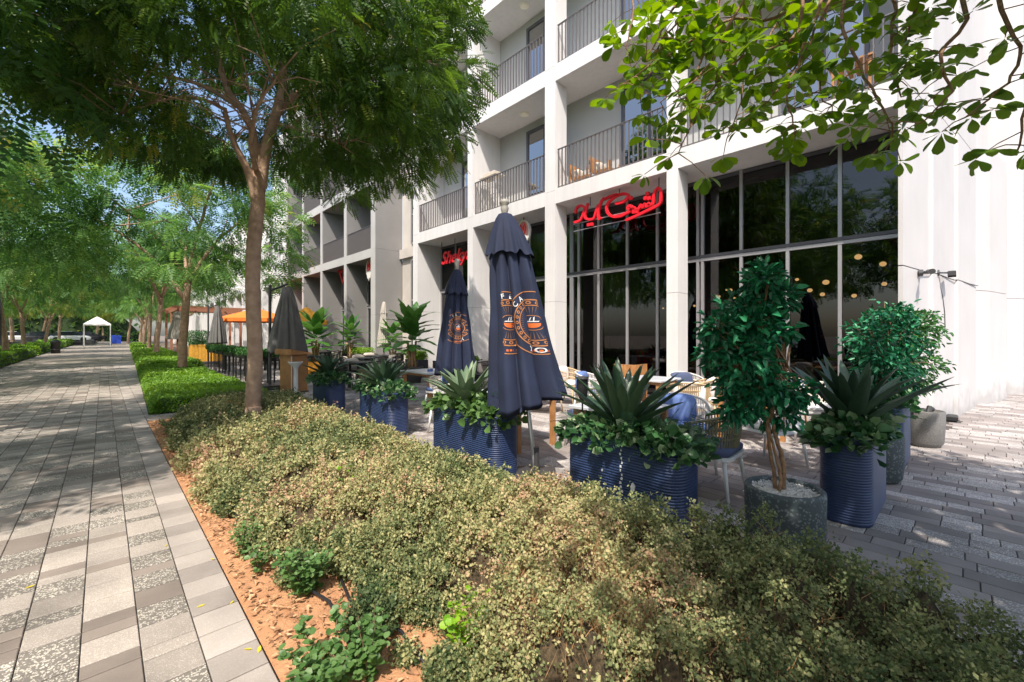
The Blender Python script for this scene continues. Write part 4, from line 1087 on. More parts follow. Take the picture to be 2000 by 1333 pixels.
# ================================================================== LOW HEDGES AND GROUNDCOVER
def leafy_block(name, label, cat, poly_x0, poly_x1, y0, y1, h, n, size, mname, corem='green_core', kind='stuff', seed=0, loc=None, tb=0.):
    """a clipped mass: poly_x0/x1 give the two sides at a given y"""
    rng = np.random.default_rng(seed); nx_, ny_ = 14, max(10,int((y1-y0)*3))
    def top(x,y,e): return h*(1+.07*np.sin(x*3.1+y*1.3+seed)+.06*np.sin(y*2.7-x*4.1)+.04*np.sin(y*7.+x*5.))*np.sqrt(np.clip(1-(1-e)**2,0,1))
    U,Vv = np.meshgrid(np.linspace(0,1,nx_+1),np.linspace(0,1,ny_+1))
    Yg = y0+(y1-y0)*Vv; Xg = poly_x0(Yg)+(poly_x1(Yg)-poly_x0(Yg))*U
    wdt = poly_x1(Yg)-poly_x0(Yg)
    def ef(u,yy,w_): return np.clip(np.minimum(np.minimum(u,1-u)*w_, np.minimum(yy-y0,y1-yy))/.22,0,1)
    Zg = np.maximum(top(Xg,Yg,ef(U,Yg,wdt))-.07,-.03)
    V = np.stack([Xg,Yg,Zg],-1).reshape(-1,3); idx = np.arange((nx_+1)*(ny_+1)).reshape(ny_+1,nx_+1)
    F = np.stack([idx[:-1,:-1],idx[:-1,1:],idx[1:,1:],idx[1:,:-1]],-1).reshape(-1,4)
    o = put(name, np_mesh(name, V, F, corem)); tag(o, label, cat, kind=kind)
    u = rng.random(n); v = rng.random(n)
    # extra leaves on the sides
    m = n//3; u[:m] = np.where(rng.random(m) < .6, rng.random(m)*.06, rng.random(m)); v[m//2:m] = np.where(rng.random(m-m//2) < .6, rng.random(m-m//2)*.05, v[m//2:m])
    yy = y0+(y1-y0)*v; xx0 = poly_x0(yy); ww = poly_x1(yy)-xx0; xx = xx0+ww*u
    zt = top(xx,yy,ef(u,yy,ww)); z = zt-rng.exponential(.02,n); lo = rng.random(n)*zt; z = np.where(ef(u,yy,ww) < .6, np.minimum(z,lo*1.0+.0), z); z = np.maximum(z,.01)
    pos = np.stack([xx,yy,z],-1)+rng.normal(size=(n,3))*np.array([.012,.012,.008])
    t = .45+.16*np.sin(xx*2.1+yy*.9+seed)+rng.normal(size=n)*.16+tb
    foliage('leaves', pos, unit(rng.normal(size=(n,3))+np.array([0,0,.35])), unit(rng.normal(size=(n,3))*.5+np.array([-.2,-.2,.9])), size*rng.uniform(.6,1.25,n), leaf_quads(.75), mname, o, np.clip(t,0,1))
    return o
xr = lambda y: np.maximum(.66, .66+.03*(y-10.5))
xe = lambda y: 2.78+0*y
beds = [(10.55,13.0,.30,30000,.036,'bright green groundcover bed nearest the cross path, left of the near trunk'),(13.15,16.4,.27,24000,.045,'second bright green groundcover bed along the footpath'),(16.6,23,.30,26000,.055,'green groundcover bed around the second tree'),
        (23.6,33,.32,18000,.075,'green groundcover bed before the leaning tree'),(33.8,48,.34,14000,.10,'fourth green bed along the path'),(49,80,.36,12000,.15,'farthest green bed on the right of the path')]
for i,(a,b,h,n,s,lab) in enumerate(beds):
    leafy_block('groundcover_bed', lab, 'groundcover', xr, xe if a < 23 else (lambda y: 3.3+0.02*(y-23)), a, b, h, n, s, 'bed_leaf', seed=i)
lh = [(14,27.0,.50,14000,.07),(27.6,46,.50,16000,.09),(47,72,.6,12000,.13),(73,110,.7,9000,.18)]
for i,(a,b,h,n,s) in enumerate(lh):
    leafy_block('low_hedge', ['clipped low hedge at the left edge of the view beside the footpath','low hedge left of the path below the thick pale trunk','low hedge left of the path in front of the parked cars','distant low hedge by the white canopy'][i], 'hedge',
      lambda y: -5.6+0*y, lambda y: -3.45+.03*np.sin(y*1.1)+np.maximum(0,y-60)*.012, a, b, h, n, s, 'hedge_leaf' if i == 0 else 'bed_leaf', seed=20+i, tb=-.15)
leafy_block('lawn','bright lawn strip behind the left low hedge','lawn',lambda y: -13+0*y, lambda y: -5.7+0*y, -20, 120, .10, 26000, .16, 'bed_leaf', seed=40)

leafy_block('distant_greenery','mass of tall greenery closing the view beyond the parked cars','greenery',lambda y: -75+0*y, lambda y: 7.5+0*y, 128, 133, 7.0, 30000, .75, 'row_leaf', seed=51)
# ================================================================== PLANTERS
random.seed(31)
def rrect(w, l, r, n=6):
    pts = []
    for cx,cy,a0 in ((w/2-r,l/2-r,0),(-w/2+r,l/2-r,PI/2),(-w/2+r,-l/2+r,PI),(w/2-r,-l/2+r,1.5*PI)):
        for k in range(n+1): a = a0+PI/2*k/n; pts.append((cx+r*math.cos(a),cy+r*math.sin(a)))
    return pts
def planter_mesh(w,l,h,r):
    rows = []; z = 0.0; rows.append((0.0,-.012)); rows.append((.004,0))
    rib = .0215; z = .015
    while z < h-.05:
        rows += [(z,-.001),(z+rib*.35,.006),(z+rib*.7,.0055),(z+rib*.92,-.003)]; z += rib
    rows += [(h-.045,-.001),(h-.03,.004),(h-.004,.004),(h,0),(h,-.028),(h-.07,-.030)]
    rings = [[(x,y,zz) for x,y in rrect(w+2*o,l+2*o,r+o)] for zz,o in rows]
    mb = MB().rings(rings,cap=True); return mb.mesh('body','planter_blue',True)
agm = []
for L,Wd,cv in ((1,.105,.10),(1,.11,.26),(1,.095,.02)):
    V=[];F=[]; n=9
    for i in range(n+1):
        t=i/n; w_=Wd*(1-t)**.55*(.55+.9*min(t*2.2,1)*.5+.0)*(1 if i<n else .0); z=-cv*t*t; 
        V+=[(t*L,-w_,z+w_*.42),(t*L,0,z-.012*(1-t)),(t*L,w_,z+w_*.42)]
    for i in range(n):
        a=3*i; F+=[(a,a+3,a+4,a+1),(a+1,a+4,a+5,a+2)]
    agm.append((V,F))
agmesh = {m:[MB().add(V,F).mesh('blade',m,True) for V,F in agm] for m in ('agave','agave_light')}
def agave(loc,R,n,mname,label,tilt=(.62,1.45),group='spiky artificial agaves in the planters'):
    t = thing('agave_plant',label,'plant',loc,0,group)
    MB().tube([(0,0,-.12),(0,0,.06)],[.07,.05],8).build('core',mname,t)
    for k in range(n):
        f = k/n; az = k*2.39996; el = tilt[1]-(tilt[1]-tilt[0])*f**.9+random.gauss(0,.05); L = R*(.75+.3*f)*random.uniform(.88,1.08)
        o = put('blade',random.choice(agmesh[mname]),t)
        ax = Vector((math.cos(az)*math.cos(el),math.sin(az)*math.cos(el),math.sin(el))); up = Vector((-math.cos(az)*math.sin(el),-math.sin(az)*math.sin(el),math.cos(el)))
        y = up.cross(ax); M = Matrix((ax,y,up)).transposed().to_4x4(); M.translation = ax*.03
        o.matrix_local = M @ Matrix.Diagonal((L,.62+.25*random.random(),.8,1))
    return t
def skirt(parent,w,l,n,size,h=.17,mname='skirt_leaf',over=.05,palm=60,lights=0,seed=0):
    rng=np.random.default_rng(seed)
    x=rng.uniform(-1,1,n); y=rng.uniform(-1,1,n); e=np.maximum(abs(x),abs(y))
    X=x*(w/2+over); Y=y*(l/2+over); Z=h*(1-.55*e**4)*rng.uniform(.25,1.0,n)-np.where(e>.86,rng.random(n)*.11,0)
    pos=np.stack([X,Y,Z],-1); out=unit(np.stack([x,y,rng.uniform(-.3,1.0,n)],-1)+rng.normal(size=(n,3))*.45)
    foliage('trailing_leaves',pos,out,unit(rng.normal(size=(n,3))*.5+np.array([-.3,-.3,.8])+out*.1),1.22*size*rng.uniform(.6,1.2,n),leaf_quads(.95,.18,.15),mname,parent)
    if palm:
        k=palm; P=np.stack([rng.uniform(-.5,.5,k)*w,rng.uniform(-.55,.55,k)*l,np.full(k,h*.55)],-1)
        ax=unit(np.stack([rng.normal(size=k),rng.normal(size=k),rng.uniform(-.1,1.1,k)],-1))
        foliage('fern_fronds',P,ax,unit(rnd_dirs(k)*.4+np.array([0,0,1.])),rng.uniform(.14,.26,k),frond_t(11,.26,.035,.4),'palm_leaf',parent)
pm = {}
def planter(x,y,w,l,h,label,r=.13,ag='agave',agR=.68,agn=26,seed=0,agx=0,agy=0,size=.055,nleaf=820,aglab='',palm=50,mname='skirt_leaf'):
    key=(w,l,h,r)
    if key not in pm: pm[key]=planter_mesh(*key)
    t=thing('ribbed_planter',label,'planter',(x,y,0),0,'ribbed blue planters standing along the terrace edge')
    put('body',pm[key],t)
    MB().prism(rrect(w-.06,l-.06,r-.03),h-.10,h-.06).build('soil','dark_metal',t)
    f=thing('planter_foliage','','foliage',(x,y,h-.04)); f['label']=aglab+' skirt of leafy trailing artificial foliage'
    f['label']='trailing round leaved foliage spilling over '+aglab; f['category']='plants'
    skirt(f,w,l,nleaf,size,palm=palm,seed=seed,mname=mname)
    if ag: agave((x+agx,y+agy,h),agR,agn,ag,'spiky agave rising from '+aglab)
    return t
H=.66
planter(3.12,8.35,.36,.85,H,'farthest blue ribbed planter in the row, half hidden by the hedge',seed=1,aglab='the farthest blue planter in the row',size=.06,agR=.58)
planter(3.12,6.15,.36,1.05,H,'second farthest blue ribbed planter, by the grey table',seed=2,aglab='the blue planter beside the grey table',size=.06,agR=.62)
planter(3.05,3.85,.38,1.20,H,'blue ribbed planter with bright variegated leaves left of the big navy umbrella',seed=3,ag='agave_light',aglab='the blue planter just left of the big navy umbrella',agy=.12,agR=.62,mname='fresh_leaf',nleaf=520,size=.075)
planter(3.14,1.90,.40,1.04,H,'long blue ribbed planter with white stains in the middle foreground',seed=4,aglab='the long stained planter in the foreground',agy=.05,agR=.76,agn=30,size=.062,nleaf=1150,palm=110)
planter(4.74,.655,1.02,.34,.69,'tall blue ribbed planter right of the potted ficus',seed=5,aglab='the planter right of the potted ficus',agR=.74,agn=32,size=.068,nleaf=760,agx=-.12,palm=24)
planter(6.78,.62,1.0,.34,.69,'rear blue ribbed planter holding the wide ficus bush',seed=6,ag=None,aglab='the rear planter near the end wall',size=.06,nleaf=420,palm=0,mname='ficus_leaf_light')
# stains on the long planter
t=[o for o in bpy.data.objects if o.get('label','').startswith('long blue ribbed')][0]
m=MB()
for (yy,zz,a,b) in ((-.16,.33,.022,.035),(-.06,.12,.05,.016),(-.15,.16,.03,.012),(.12,.40,.006,.01),(.30,.22,.008,.006)):
    q=[(-.2105,yy+a*math.cos(2*PI*k/9)*random.uniform(.7,1.2),zz+b*math.sin(2*PI*k/9)*random.uniform(.7,1.2)) for k in range(9)]
    m.add(q+[(-.204,p[1],p[2]) for p in q],[tuple(range(8,-1,-1))]+[(k,(k+1)%9,9+(k+1)%9,9+k) for k in range(9)])
for k in range(14):
    z=.60-.032*k; yy=-.055+.008*math.sin(k*1.7); a=random.uniform(.004,.009)
    m.box(-.2085,-.203,yy-a,yy+a,z-.012,z+.006)
m.build('paint_stain','stain_white',t)

# ------------------------------------------------------------------ potted ficus trees
def ficus(loc,label,blobs,n,size,mname,stems,seed=0,group=None):
    rng=np.random.default_rng(seed); t=thing('ficus_tree',label,'tree',loc,0,group)
    mb=MB()
    for pts,r0,r1 in stems: limb(mb,[Vector(p) for p in pts],r0,r1,8,.003)
    tot=sum(b[3]**2*b[4] for b in blobs); P=[];A=[]
    for (x,y,z,r,hz_) in blobs:
        k=int(n*r*r*hz_/tot); c=np.array([x,y,z]); d=unit(rng.normal(size=(k,3))); rr=rng.random((k,1))**.4
        lump=1+.22*np.sin(d[:,:1]*5+seed)+.18*np.sin(d[:,2:]*7+d[:,1:2]*4)
        p=c+d*rr*r*lump*np.array([1,1,hz_]); P.append(p); A.append(unit(d*1.0+rng.normal(size=(k,3))*.5+np.array([0,0,-.35])))
        for q in range(16):
            e=Vector(c)+Vector(rng.normal(size=3))*r*.32; s=stems[q%len(stems)][0][-1]
            mb.tube([Vector(s),Vector(s).lerp(e,.5)+Vector((0,0,.03)),e],[.007,.005,.002],4)
    mb.build('stem','ficus_bark',t,True)
    P=np.concatenate(P);A=np.concatenate(A);N=len(P)
    foliage('crown',P,A,unit(rng.normal(size=(N,3))*.6+np.array([-.3,-.3,.7])),size*rng.uniform(.65,1.2,N),leaf_quads(.55,.25,.15),mname,t)
    return t
# near pot: granite tub with white pebbles
fp_=Vector((3.47,.87,0))
t=thing('granite_pot','round dark granite tub with white pebbles in front of the terrace','pot',(fp_.x,fp_.y,0))
MB().lathe([(.0,.0),(.23,.0),(.24,.02),(.247,.40),(.245,.425),(.238,.432),(.213,.432),(.208,.42),(.206,.33)],40).build('tub','granite',t,True)
MB().lathe([(.208,.395),(.15,.405),(.0,.41)],30).build('pebble_fill','pebble',t,True)
N=900; a=RNG.random(N)*2*PI; r=.20*np.sqrt(RNG.random(N))
o=foliage('pebbles',np.stack([r*np.cos(a),r*np.sin(a),np.full(N,.404)+RNG.uniform(0,.008,N)],-1),rnd_dirs(N)*np.array([1,1,.3]),unit(rnd_dirs(N)*.4+np.array([0,0,1.])),RNG.uniform(.010,.022,N),leaf_quads(.8,.3,.2),'dry_leaf',t)
o.data.materials[0]=MATS['pebble']
def q(px,py,dd=0): 
    d0=fp_.x*FX+fp_.y*FY; p=PD(px,py,d0+dd)-Vector((fp_.x,fp_.y,0)); return (p.x,p.y,p.z)
st=[([q(1515,955,.02),q(1508,900,.03),q(1500,850),q(1492,790),q(1480,700)],.016,.008),([q(1528,955),q(1530,905),q(1518,860),q(1508,820),q(1515,740),q(1490,640)],.020,.008),([q(1522,958,-.03),q(1524,925,-.02),q(1512,880),q(1500,820),q(1530,760)],.014,.007)]
bl=[(*q(1490,550),.13,1.0),(*q(1515,585,.03),.13,.8),(*q(1440,605,.03),.12,.8),(*q(1480,640),.19,.9),(*q(1405,640),.12,.9),(*q(1535,655,.05),.06,.9),(*q(1450,700),.19,.8),(*q(1395,690),.09,.9),(*q(1480,760),.19,.8),(*q(1550,765,-.04),.11,.9),(*q(1520,815,.03),.13,.55),(*q(1440,800),.12,.8),(*q(1425,745),.10,.8)]
bl=[(x,y,z,r*1.02,h) for x,y,z,r,h in bl]
ficus((fp_.x,fp_.y,0),'tall potted ficus with glossy dark green leaves and twisted stems in the granite tub',bl,2900,.072,'ficus_leaf',st,3)
ficus((6.65,.62,.62),'wide bushy ficus with emerald leaves in the rear blue planter',[(0,0,.80,.34,.8),(-.36,.1,.85,.25,.8),(.30,0,.95,.26,.8),(-.2,.0,.50,.30,.8),(.2,0,.5,.30,.8),(-.05,-.05,1.10,.22,.8),(.12,0,.28,.24,.8),(-.45,0,.62,.16,.8)],3000,.070,'ficus_leaf',[([(0,0,-.02),(.02,0,.25),(0,0,.5)],.02,.012)],4)
ficus((7.75,.62,.40),'lighter green ficus standing last, against the white end wall',[(0,-.1,1.15,.36,.9),(.35,-.15,1.25,.26,.8),(.05,-.1,.75,.36,.8),(.2,-.1,.45,.30,.6)],3400,.062,'ficus_leaf_light',[([(0,0,-.02),(.02,-.02,.35),(0,-.05,.7)],.02,.012)],5)
t=thing('granite_pot','dark granite pot with white pebbles between the two blue planters on the right','pot',(5.82,.60,0))
MB().lathe([(0,0),(.15,0),(.185,.05),(.20,.25),(.20,.47),(.195,.48),(.175,.48),(.17,.40),(0,.40)],30).build('tub','granite',t,True)
MB().lathe([(.17,.44),(0,.45)],20).build('pebble_fill','pebble',t,True)
t=thing('granite_pot','light grey granite pot at the foot of the end wall','pot',(8.05,.37,0))
MB().lathe([(0,0),(.16,0),(.20,.06),(.215,.3),(.215,.47),(.21,.48),(.19,.48),(.18,.40),(0,.40)],30).build('tub','granite_light',t,True)
t=thing('lens_hood_lamp','small dark garden spotlight lying in the light granite pot','spotlight',(8.0,.33,.42)); t.name='garden_spotlight'
MB().tube([(0,0,0),(.05,-.02,.10),(.12,-.03,.07)],[.03,.035,.04],8).build('lamp_head','dark_metal',t); MB().tube([(0,0,-.03),(0,0,.03)],.01,6).build('stake','dark_metal',t)
# solar torches stuck in planters
def torch(x,y,z,label):
    t=thing('garden_torch',label,'torch',(x,y,z),0,'black garden torches stuck in the planters')
    MB().bar((0,0,-.2),(0,0,.30),.008).build('stake','black_metal',t)
    MB().lathe([(.012,.30),(.045,.36),(.052,.44),(.05,.50),(.055,.505)],14).build('lamp_cage','black_metal',t,True)
    MB().lathe([(0,.53),(.055,.52),(.058,.505),(.0,.505)],14).build('cap','dark_metal',t)
torch(3.12,2.36,.60,'black garden torch in the long stained planter'); torch(3.15,3.42,.52,'black garden torch in the planter left of the navy umbrella')

# ================================================================== UMBRELLAS
def closed_canopy(t,H,zb,prof,lean,m,folds=8,amp=.2,ph=0,slant=(0,0),cap=True,seed=0):
    rnd=random.Random(seed); fa=[rnd.uniform(.6,1.3) for _ in range(folds)]
    def R(z): return float(np.interp(z,[p[0] for p in prof],[p[1] for p in prof]))
    def C(z): return Vector((lean[0]*z,lean[1]*z,0))
    def surf(th,z):
        u=(th+ph)/(2*PI)*folds; k=int(math.floor(u))%folds; w_=abs(math.cos(PI*(u-.0)))
        g=min(1,max(0,(H-.12-z)/.35)); rr=R(z)*(1-amp*fa[k]*g*(1-abs(math.sin(PI*u))**.9)); rr*=1+.06*g*math.sin(PI*u*3+k*1.7)*fa[k]
        rr*=1+.015*math.sin(z*9+th*3)
        c=C(z); return Vector((c.x+rr*math.cos(th),c.y+rr*math.sin(th),z))
    n=160; rows=[]; zs=list(np.linspace(zb,H,34))
    for i,z in enumerate(zs):
        rows.append([])
        for k in range(n):
            th=2*PI*k/n; zz=z
            if i<6: zz=z+(slant[0]*math.cos(th)+slant[1]*math.sin(th))*(1-i/6)+.012*math.sin(th*folds+ph*folds)*(1-i/6)
            p=surf(th,z); rows[-1].append(Vector((p.x,p.y,zz)))
    # inner side of the hem
    inner=[p.lerp(Vector((C(zb).x,C(zb).y,p.z)),.06)+Vector((0,0,.05)) for p in rows[0]]
    mb=MB().rings([inner]+rows,cap=False); mb.build('canopy',m,t,True)
    if cap:
        rows=[]
        for i in range(10):
            f=i/9; z=H+.02-.40*f; r=R(H)*1.05+(R(H-.42)*1.22-R(H))*f**.8; row=[]
            for k in range(n):
                th=2*PI*k/n; sc=abs(math.sin(folds*(th+ph)/2)); rr=r*(1-.24*f*(1-sc**.7))*(1+.04*f*math.sin(th*17+1)); c=C(z); zz=z-.045*f**3*sc+.012*f*f*math.sin(th*13)
                row.append(Vector((c.x+rr*math.cos(th),c.y+rr*math.sin(th),zz)))
            rows.append(row)
        mb=MB().rings(rows,cap=False); top=C(H+.04); mb.add([*rows[0],Vector((top.x,top.y,H+.05))],[(k,(k+1)%n,n) for k in range(n)])
        mb.build('wind_vent',m,t,True)
    return surf,C,R
def printed(t,surf,R,th0,z0,s_lo,s_hi,rad,letters_top,letters_bot,full=True):
    """flat print that follows the cloth; s runs round the cloth, in metres at the height z0"""
    Rz=R(z0)
    def P(s,tt,o=.005):
        th=th0+s/Rz; p=surf(th,z0+tt); return p+Vector((math.cos(th),math.sin(th),0))*o
    def ring(r0,r1,m,nm,a0=0,a1=2*PI,sy=1.0,o=.005,nseg=72):
        mb=MB()
        for k in range(nseg):
            a=a0+(a1-a0)*k/nseg; b=a0+(a1-a0)*(k+1)/nseg
            c=[(r0*math.cos(a),r0*sy*math.sin(a)),(r1*math.cos(a),r1*sy*math.sin(a)),(r1*math.cos(b),r1*sy*math.sin(b)),(r0*math.cos(b),r0*sy*math.sin(b))]
            sm=sum(q_[0] for q_ in c)/4
            if s_lo<sm<s_hi: mb.add([P(x,y,o) for x,y in c],[(0,1,2,3)])
        if mb.f: mb.build(nm,m,t)
    ring(rad*1.30,rad*1.34,'print_orange','print_arc',PI*.22,PI*.78); ring(rad*1.30,rad*1.34,'print_orange','print_arc',PI*1.22,PI*1.78)
    ring(rad*.95,rad,'print_orange','print_ring'); ring(rad*.72,rad*.76,'print_orange','print_ring')
    for k in range(24):
        a=2*PI*k/24; c=(rad*.855*math.cos(a),rad*.855*math.sin(a)); mb=MB(); r_=rad*.07
        if s_lo<c[0]<s_hi:
            for j in range(8):
                b0=2*PI*j/8;b1=2*PI*(j+1)/8
                mb.add([P(c[0]+r_*.5*math.cos(b0),c[1]+r_*.5*math.sin(b0)),P(c[0]+r_*math.cos(b0),c[1]+r_*math.sin(b0)),P(c[0]+r_*math.cos(b1),c[1]+r_*math.sin(b1)),P(c[0]+r_*.5*math.cos(b1),c[1]+r_*.5*math.sin(b1))],[(0,1,2,3)])
            mb.build('print_scroll','print_orange',t)
    # diamond lines and rays
    mb=MB(); mo=MB()
    for k in range(48):
        a=2*PI*k/48; r0,r1=rad*.34,rad*.68
        q_=[(r0*math.cos(a),r0*math.sin(a)),(r1*math.cos(a-.02),r1*math.sin(a-.02)),(r1*math.cos(a+.02),r1*math.sin(a+.02))]
        if s_lo<q_[1][0]<s_hi: mb.add([P(x,y) for x,y in q_],[(0,1,2)])
    if mb.f: mb.build('print_rays','print_brown',t)
    ring(rad*.30,rad*.325,'print_orange','print_ring')
    # cup with two strokes
    for k in range(10):
        for j in range(3):
            a0=PI+PI*k/10;a1=PI+PI*(k+1)/10; r0=rad*.2*j/3;r1=rad*.2*(j+1)/3
            c=[(r0*math.cos(a0),r0*math.sin(a0)),(r1*math.cos(a0),r1*math.sin(a0)),(r1*math.cos(a1),r1*math.sin(a1)),(r0*math.cos(a1),r0*math.sin(a1))]
            if s_lo<c[1][0]<s_hi: mo.add([P(x,y-.02*rad,.006) for x,y in c],[(0,1,2,3)])
    if mo.f: mo.build('print_cup','print_bright',t)
    mw=MB()
    for x0,y0,x1,y1 in ((-.16,.05,.16,.05),(-.04,.08,.0,.22),(.05,.08,.07,.24)):
        for j in range(4):
            ax_,ay_=x0+(x1-x0)*j/4,y0+(y1-y0)*j/4; bx_,by_=x0+(x1-x0)*(j+1)/4,y0+(y1-y0)*(j+1)/4
            if s_lo<ax_*rad<s_hi: mw.add([P(ax_*rad-.004,ay_*rad-.004),P(bx_*rad-.004,by_*rad-.004),P(bx_*rad+.004,by_*rad+.006),P(ax_*rad+.004,ay_*rad+.006)],[(0,1,2,3)])
    if mw.f: mw.build('print_steam','print_white',t)
    for txt,rr,base,sgn in ((letters_top,rad*1.13,PI/2,-1),(letters_bot,rad*1.15,-PI/2,1)):
        for ch,ang in txt:
            me=text_mesh(ch,rad*.30); me.name='print_letter'
            ok=True
            for v in me.vertices:
                x,y=v.co.x,v.co.y-.0+ (-rad*.10)
                if sgn<0: X_=rr*math.sin(ang)+x*math.cos(ang)+y*math.sin(ang); Y_=rr*math.cos(ang)-x*math.sin(ang)+y*math.cos(ang)
                else: X_=rr*math.sin(ang)+x*math.cos(ang)-y*math.sin(ang); Y_=-rr*math.cos(ang)+x*math.sin(ang)+y*math.cos(ang)
                if not (s_lo-.03<X_<s_hi+.03): ok=False
                v.co=P(X_,Y_,.014)
            if ok: me.materials.clear(); me.materials.append(MATS['print_white']); put('print_letter',me,t)
    # small word bars at the foot
    mb=MB()
    for k in range(7):
        x=-.36*rad+.1*rad*k
        if s_lo<x<s_hi: mb.add([P(x,-rad*1.22),P(x+.07*rad,-rad*1.22),P(x+.07*rad,-rad*1.13),P(x,-rad*1.13)],[(0,1,2,3)])
    if mb.f: mb.build('print_bars','print_bright',t)
def base_pole(t,H,lean,r=.024,m='alu',z0=0):
    MB().tube([(0,0,z0),(0,0,.02),(lean[0]*H,lean[1]*H,H)],[r,r,r*.8],12).build('pole',m,t,True)
# big navy umbrella
u1=thing('closed_umbrella','big closed navy umbrella with orange coffee emblem, leaning, nearest of the navy ones','umbrella',(3.30,3.10,0))
ln=(-.118*RX*1.0,-.118*RY*1.0)
surf,C,R=closed_canopy(u1,2.74,.74,[(.70,.42),(1.0,.385),(1.35,.33),(1.7,.28),(2.1,.235),(2.4,.195),(2.6,.13),(2.74,.07)],ln,'navy_fabric',8,.46,.25,slant=(.07,-.10),seed=4)
base_pole(u1,2.75,ln)
MB().tube([(0,0,.0),(0,0,.32)],[.033,.033],12).build('pole_sleeve','dark_metal',u1)
MB().lathe([(0,.05),(.30,.05),(.30,0),(0,0)],4).build('base_plate','dark_metal',u1)
c=C(2.80); MB().lathe([(0,2.92),(.045,2.915),(.05,2.88),(.03,2.86),(.045,2.83),(.035,2.79),(.03,2.76)],12,(c.x,c.y)).build('finial','finial',u1,True)
thc=math.atan2(-3.1,-3.3)
printed(u1,surf,R,thc+.72,1.62,-.25,.12,.24,[('C',-.85),('A',-.52),('F',-.18)],[('Y',-.35),('O',.05)])
printed(u1,surf,R,thc-.30,1.62,-.055,.055,.235,[('F',-.15),('E',.12)],[])
# second navy umbrella
u2=thing('closed_umbrella','smaller looking closed navy umbrella farther back, left of the big one','umbrella',(4.50,6.20,0))
surf,C,R=closed_canopy(u2,2.62,.80,[(.7,.36),(1.0,.34),(1.6,.26),(2.2,.17),(2.45,.12),(2.62,.05)],(.012,-.01),'navy_fabric',8,.42,.1,seed=9)
base_pole(u2,2.6,(.012,-.01)); MB().lathe([(0,2.84),(.04,2.83),(.05,2.78),(.035,2.70),(.03,2.64)],12,(.03,-.03)).build('finial','finial',u2,True)
MB().lathe([(0,.05),(.30,.05),(.30,0),(0,0)],4).build('base_plate','dark_metal',u2)
printed(u2,surf,R,math.atan2(-6.2,-4.5)+.15,1.62,-.17,.17,.20,[('F',-.5),('E',-.2),('&',.3)],[('A',.25),('Y',.55)])
# grey cantilever umbrella and others
def grey_umbrella(x,y,H,zb,w_,label,m,canti=True,group=None):
    t=thing('closed_umbrella',label,'umbrella',(x,y,0),0,group)
    closed_canopy(t,H,zb,[(zb,w_),(zb+.3,w_*.92),((H+zb)/2,w_*.66),(H-.25,w_*.36),(H,w_*.22)],(0,0),m,8,.14,.2,cap=not canti,seed=int(x*10))
    if canti:
        MB().tube([(-.35,.35,0),(-.35,.35,H+.05)],.04,8).build('mast','dark_metal',t); MB().tube([(-.35,.35,H-.1),(0,0,H+.08)],.03,6).build('arm','dark_metal',t)
        MB().box(-.75,.05,-.05,.75,0,.12).build('base_plate','dark_metal',t)
    else: base_pole(t,H,(0,0),m='beige_fabric'); MB().lathe([(0,.05),(.28,.05),(.28,0),(0,0)],16).build('base_plate','dark_metal',t)
    MB().tube([(0,0,zb+.05),(0,0,zb-.2)],.035,8).build('hub','dark_metal',t)
    return t
grey_umbrella(3.70,12.9,2.82,1.0,.50,'closed grey cantilever umbrella behind the wooden lectern','grey_fabric')
grey_umbrella(4.25,26.3,2.95,1.05,.42,'farther closed grey cantilever umbrella above the black planter stands','grey_fabric')
grey_umbrella(3.6,36.0,3.0,1.2,.62,'pale beige closed umbrella far along behind the second trunk','beige_fabric',False)
grey_umbrella(8.0,15.7,2.75,1.0,.26,'slim pale closed umbrella standing against the grey wall','beige_fabric',False)
def open_umbrella(x,y,H,r,m,label):
    t=thing('open_umbrella',label,'umbrella',(x,y,0)); n=8
    ring=[(r*math.cos(2*PI*k/n),r*math.sin(2*PI*k/n),H-.62) for k in range(n)]; lo=[(a*1.0,b*1.0,H-.80) for a,b,c in ring]
    MB().add([(0,0,H)]+ring,[(0,1+k,1+(k+1)%n) for k in range(n)]).build('canopy',m,t)
    MB().rings([ring,lo],cap=False).build('valance',m,t)
    MB().bar((0,0,0),(0,0,H+.1),.025).build('pole','alu',t)
    m_=MB()
    for k in range(n): m_.bar((0,0,H-.75),(ring[k][0]*.6,ring[k][1]*.6,H-.4),.01)
    m_.build('ribs','alu',t); MB().lathe([(0,.06),(.3,.06),(.3,0),(0,0)],16).build('base_plate','dark_metal',t)
open_umbrella(6.3,27.5,3.0,2.0,'orange_fabric','open bright orange parasol on the far terrace')
open_umbrella(6.6,20.3,2.75,.95,'yellow_fabric','open yellow orange parasol behind the banana plants')
# ================================================================== LECTERN AND ASH STAND
t=thing('lectern','wooden host lectern with sloping top and white corner strip on the terrace edge','lectern',(3.62,12.1,0),.25)
MB().box(-.22,.22,-.26,.26,.03,.98,.01).build('cabinet','lectern_wood',t); MB().box(-.24,.24,-.28,.28,0,.03).build('plinth','dark_metal',t)
MB().add([(-.3,-.36,.985),(.3,-.36,.985),(.3,.36,.985),(-.3,.36,.985),(-.3,-.36,1.13),(.3,-.36,1.02),(.3,.36,1.02),(-.3,.36,1.13)],[(3,2,1,0),(4,5,6,7),(0,1,5,4),(1,2,6,5),(2,3,7,6),(3,0,4,7)]).build('reading_top','lectern_wood',t)
MB().box(-.226,-.205,-.268,-.262,.05,.97).build('corner_strip','leg_white',t)
p=W(577,768); t=thing('ash_stand','white flared pedestal bowl stand in front of the wooden lectern','stand',(p.x,p.y,0))
MB().lathe([(0,0),(.12,0),(.12,.02),(.065,.05),(.06,.60),(.08,.68),(.17,.78),(.175,.81),(.15,.80),(.05,.74),(0,.74)],24).build('pedestal_bowl','leg_white',t,True)
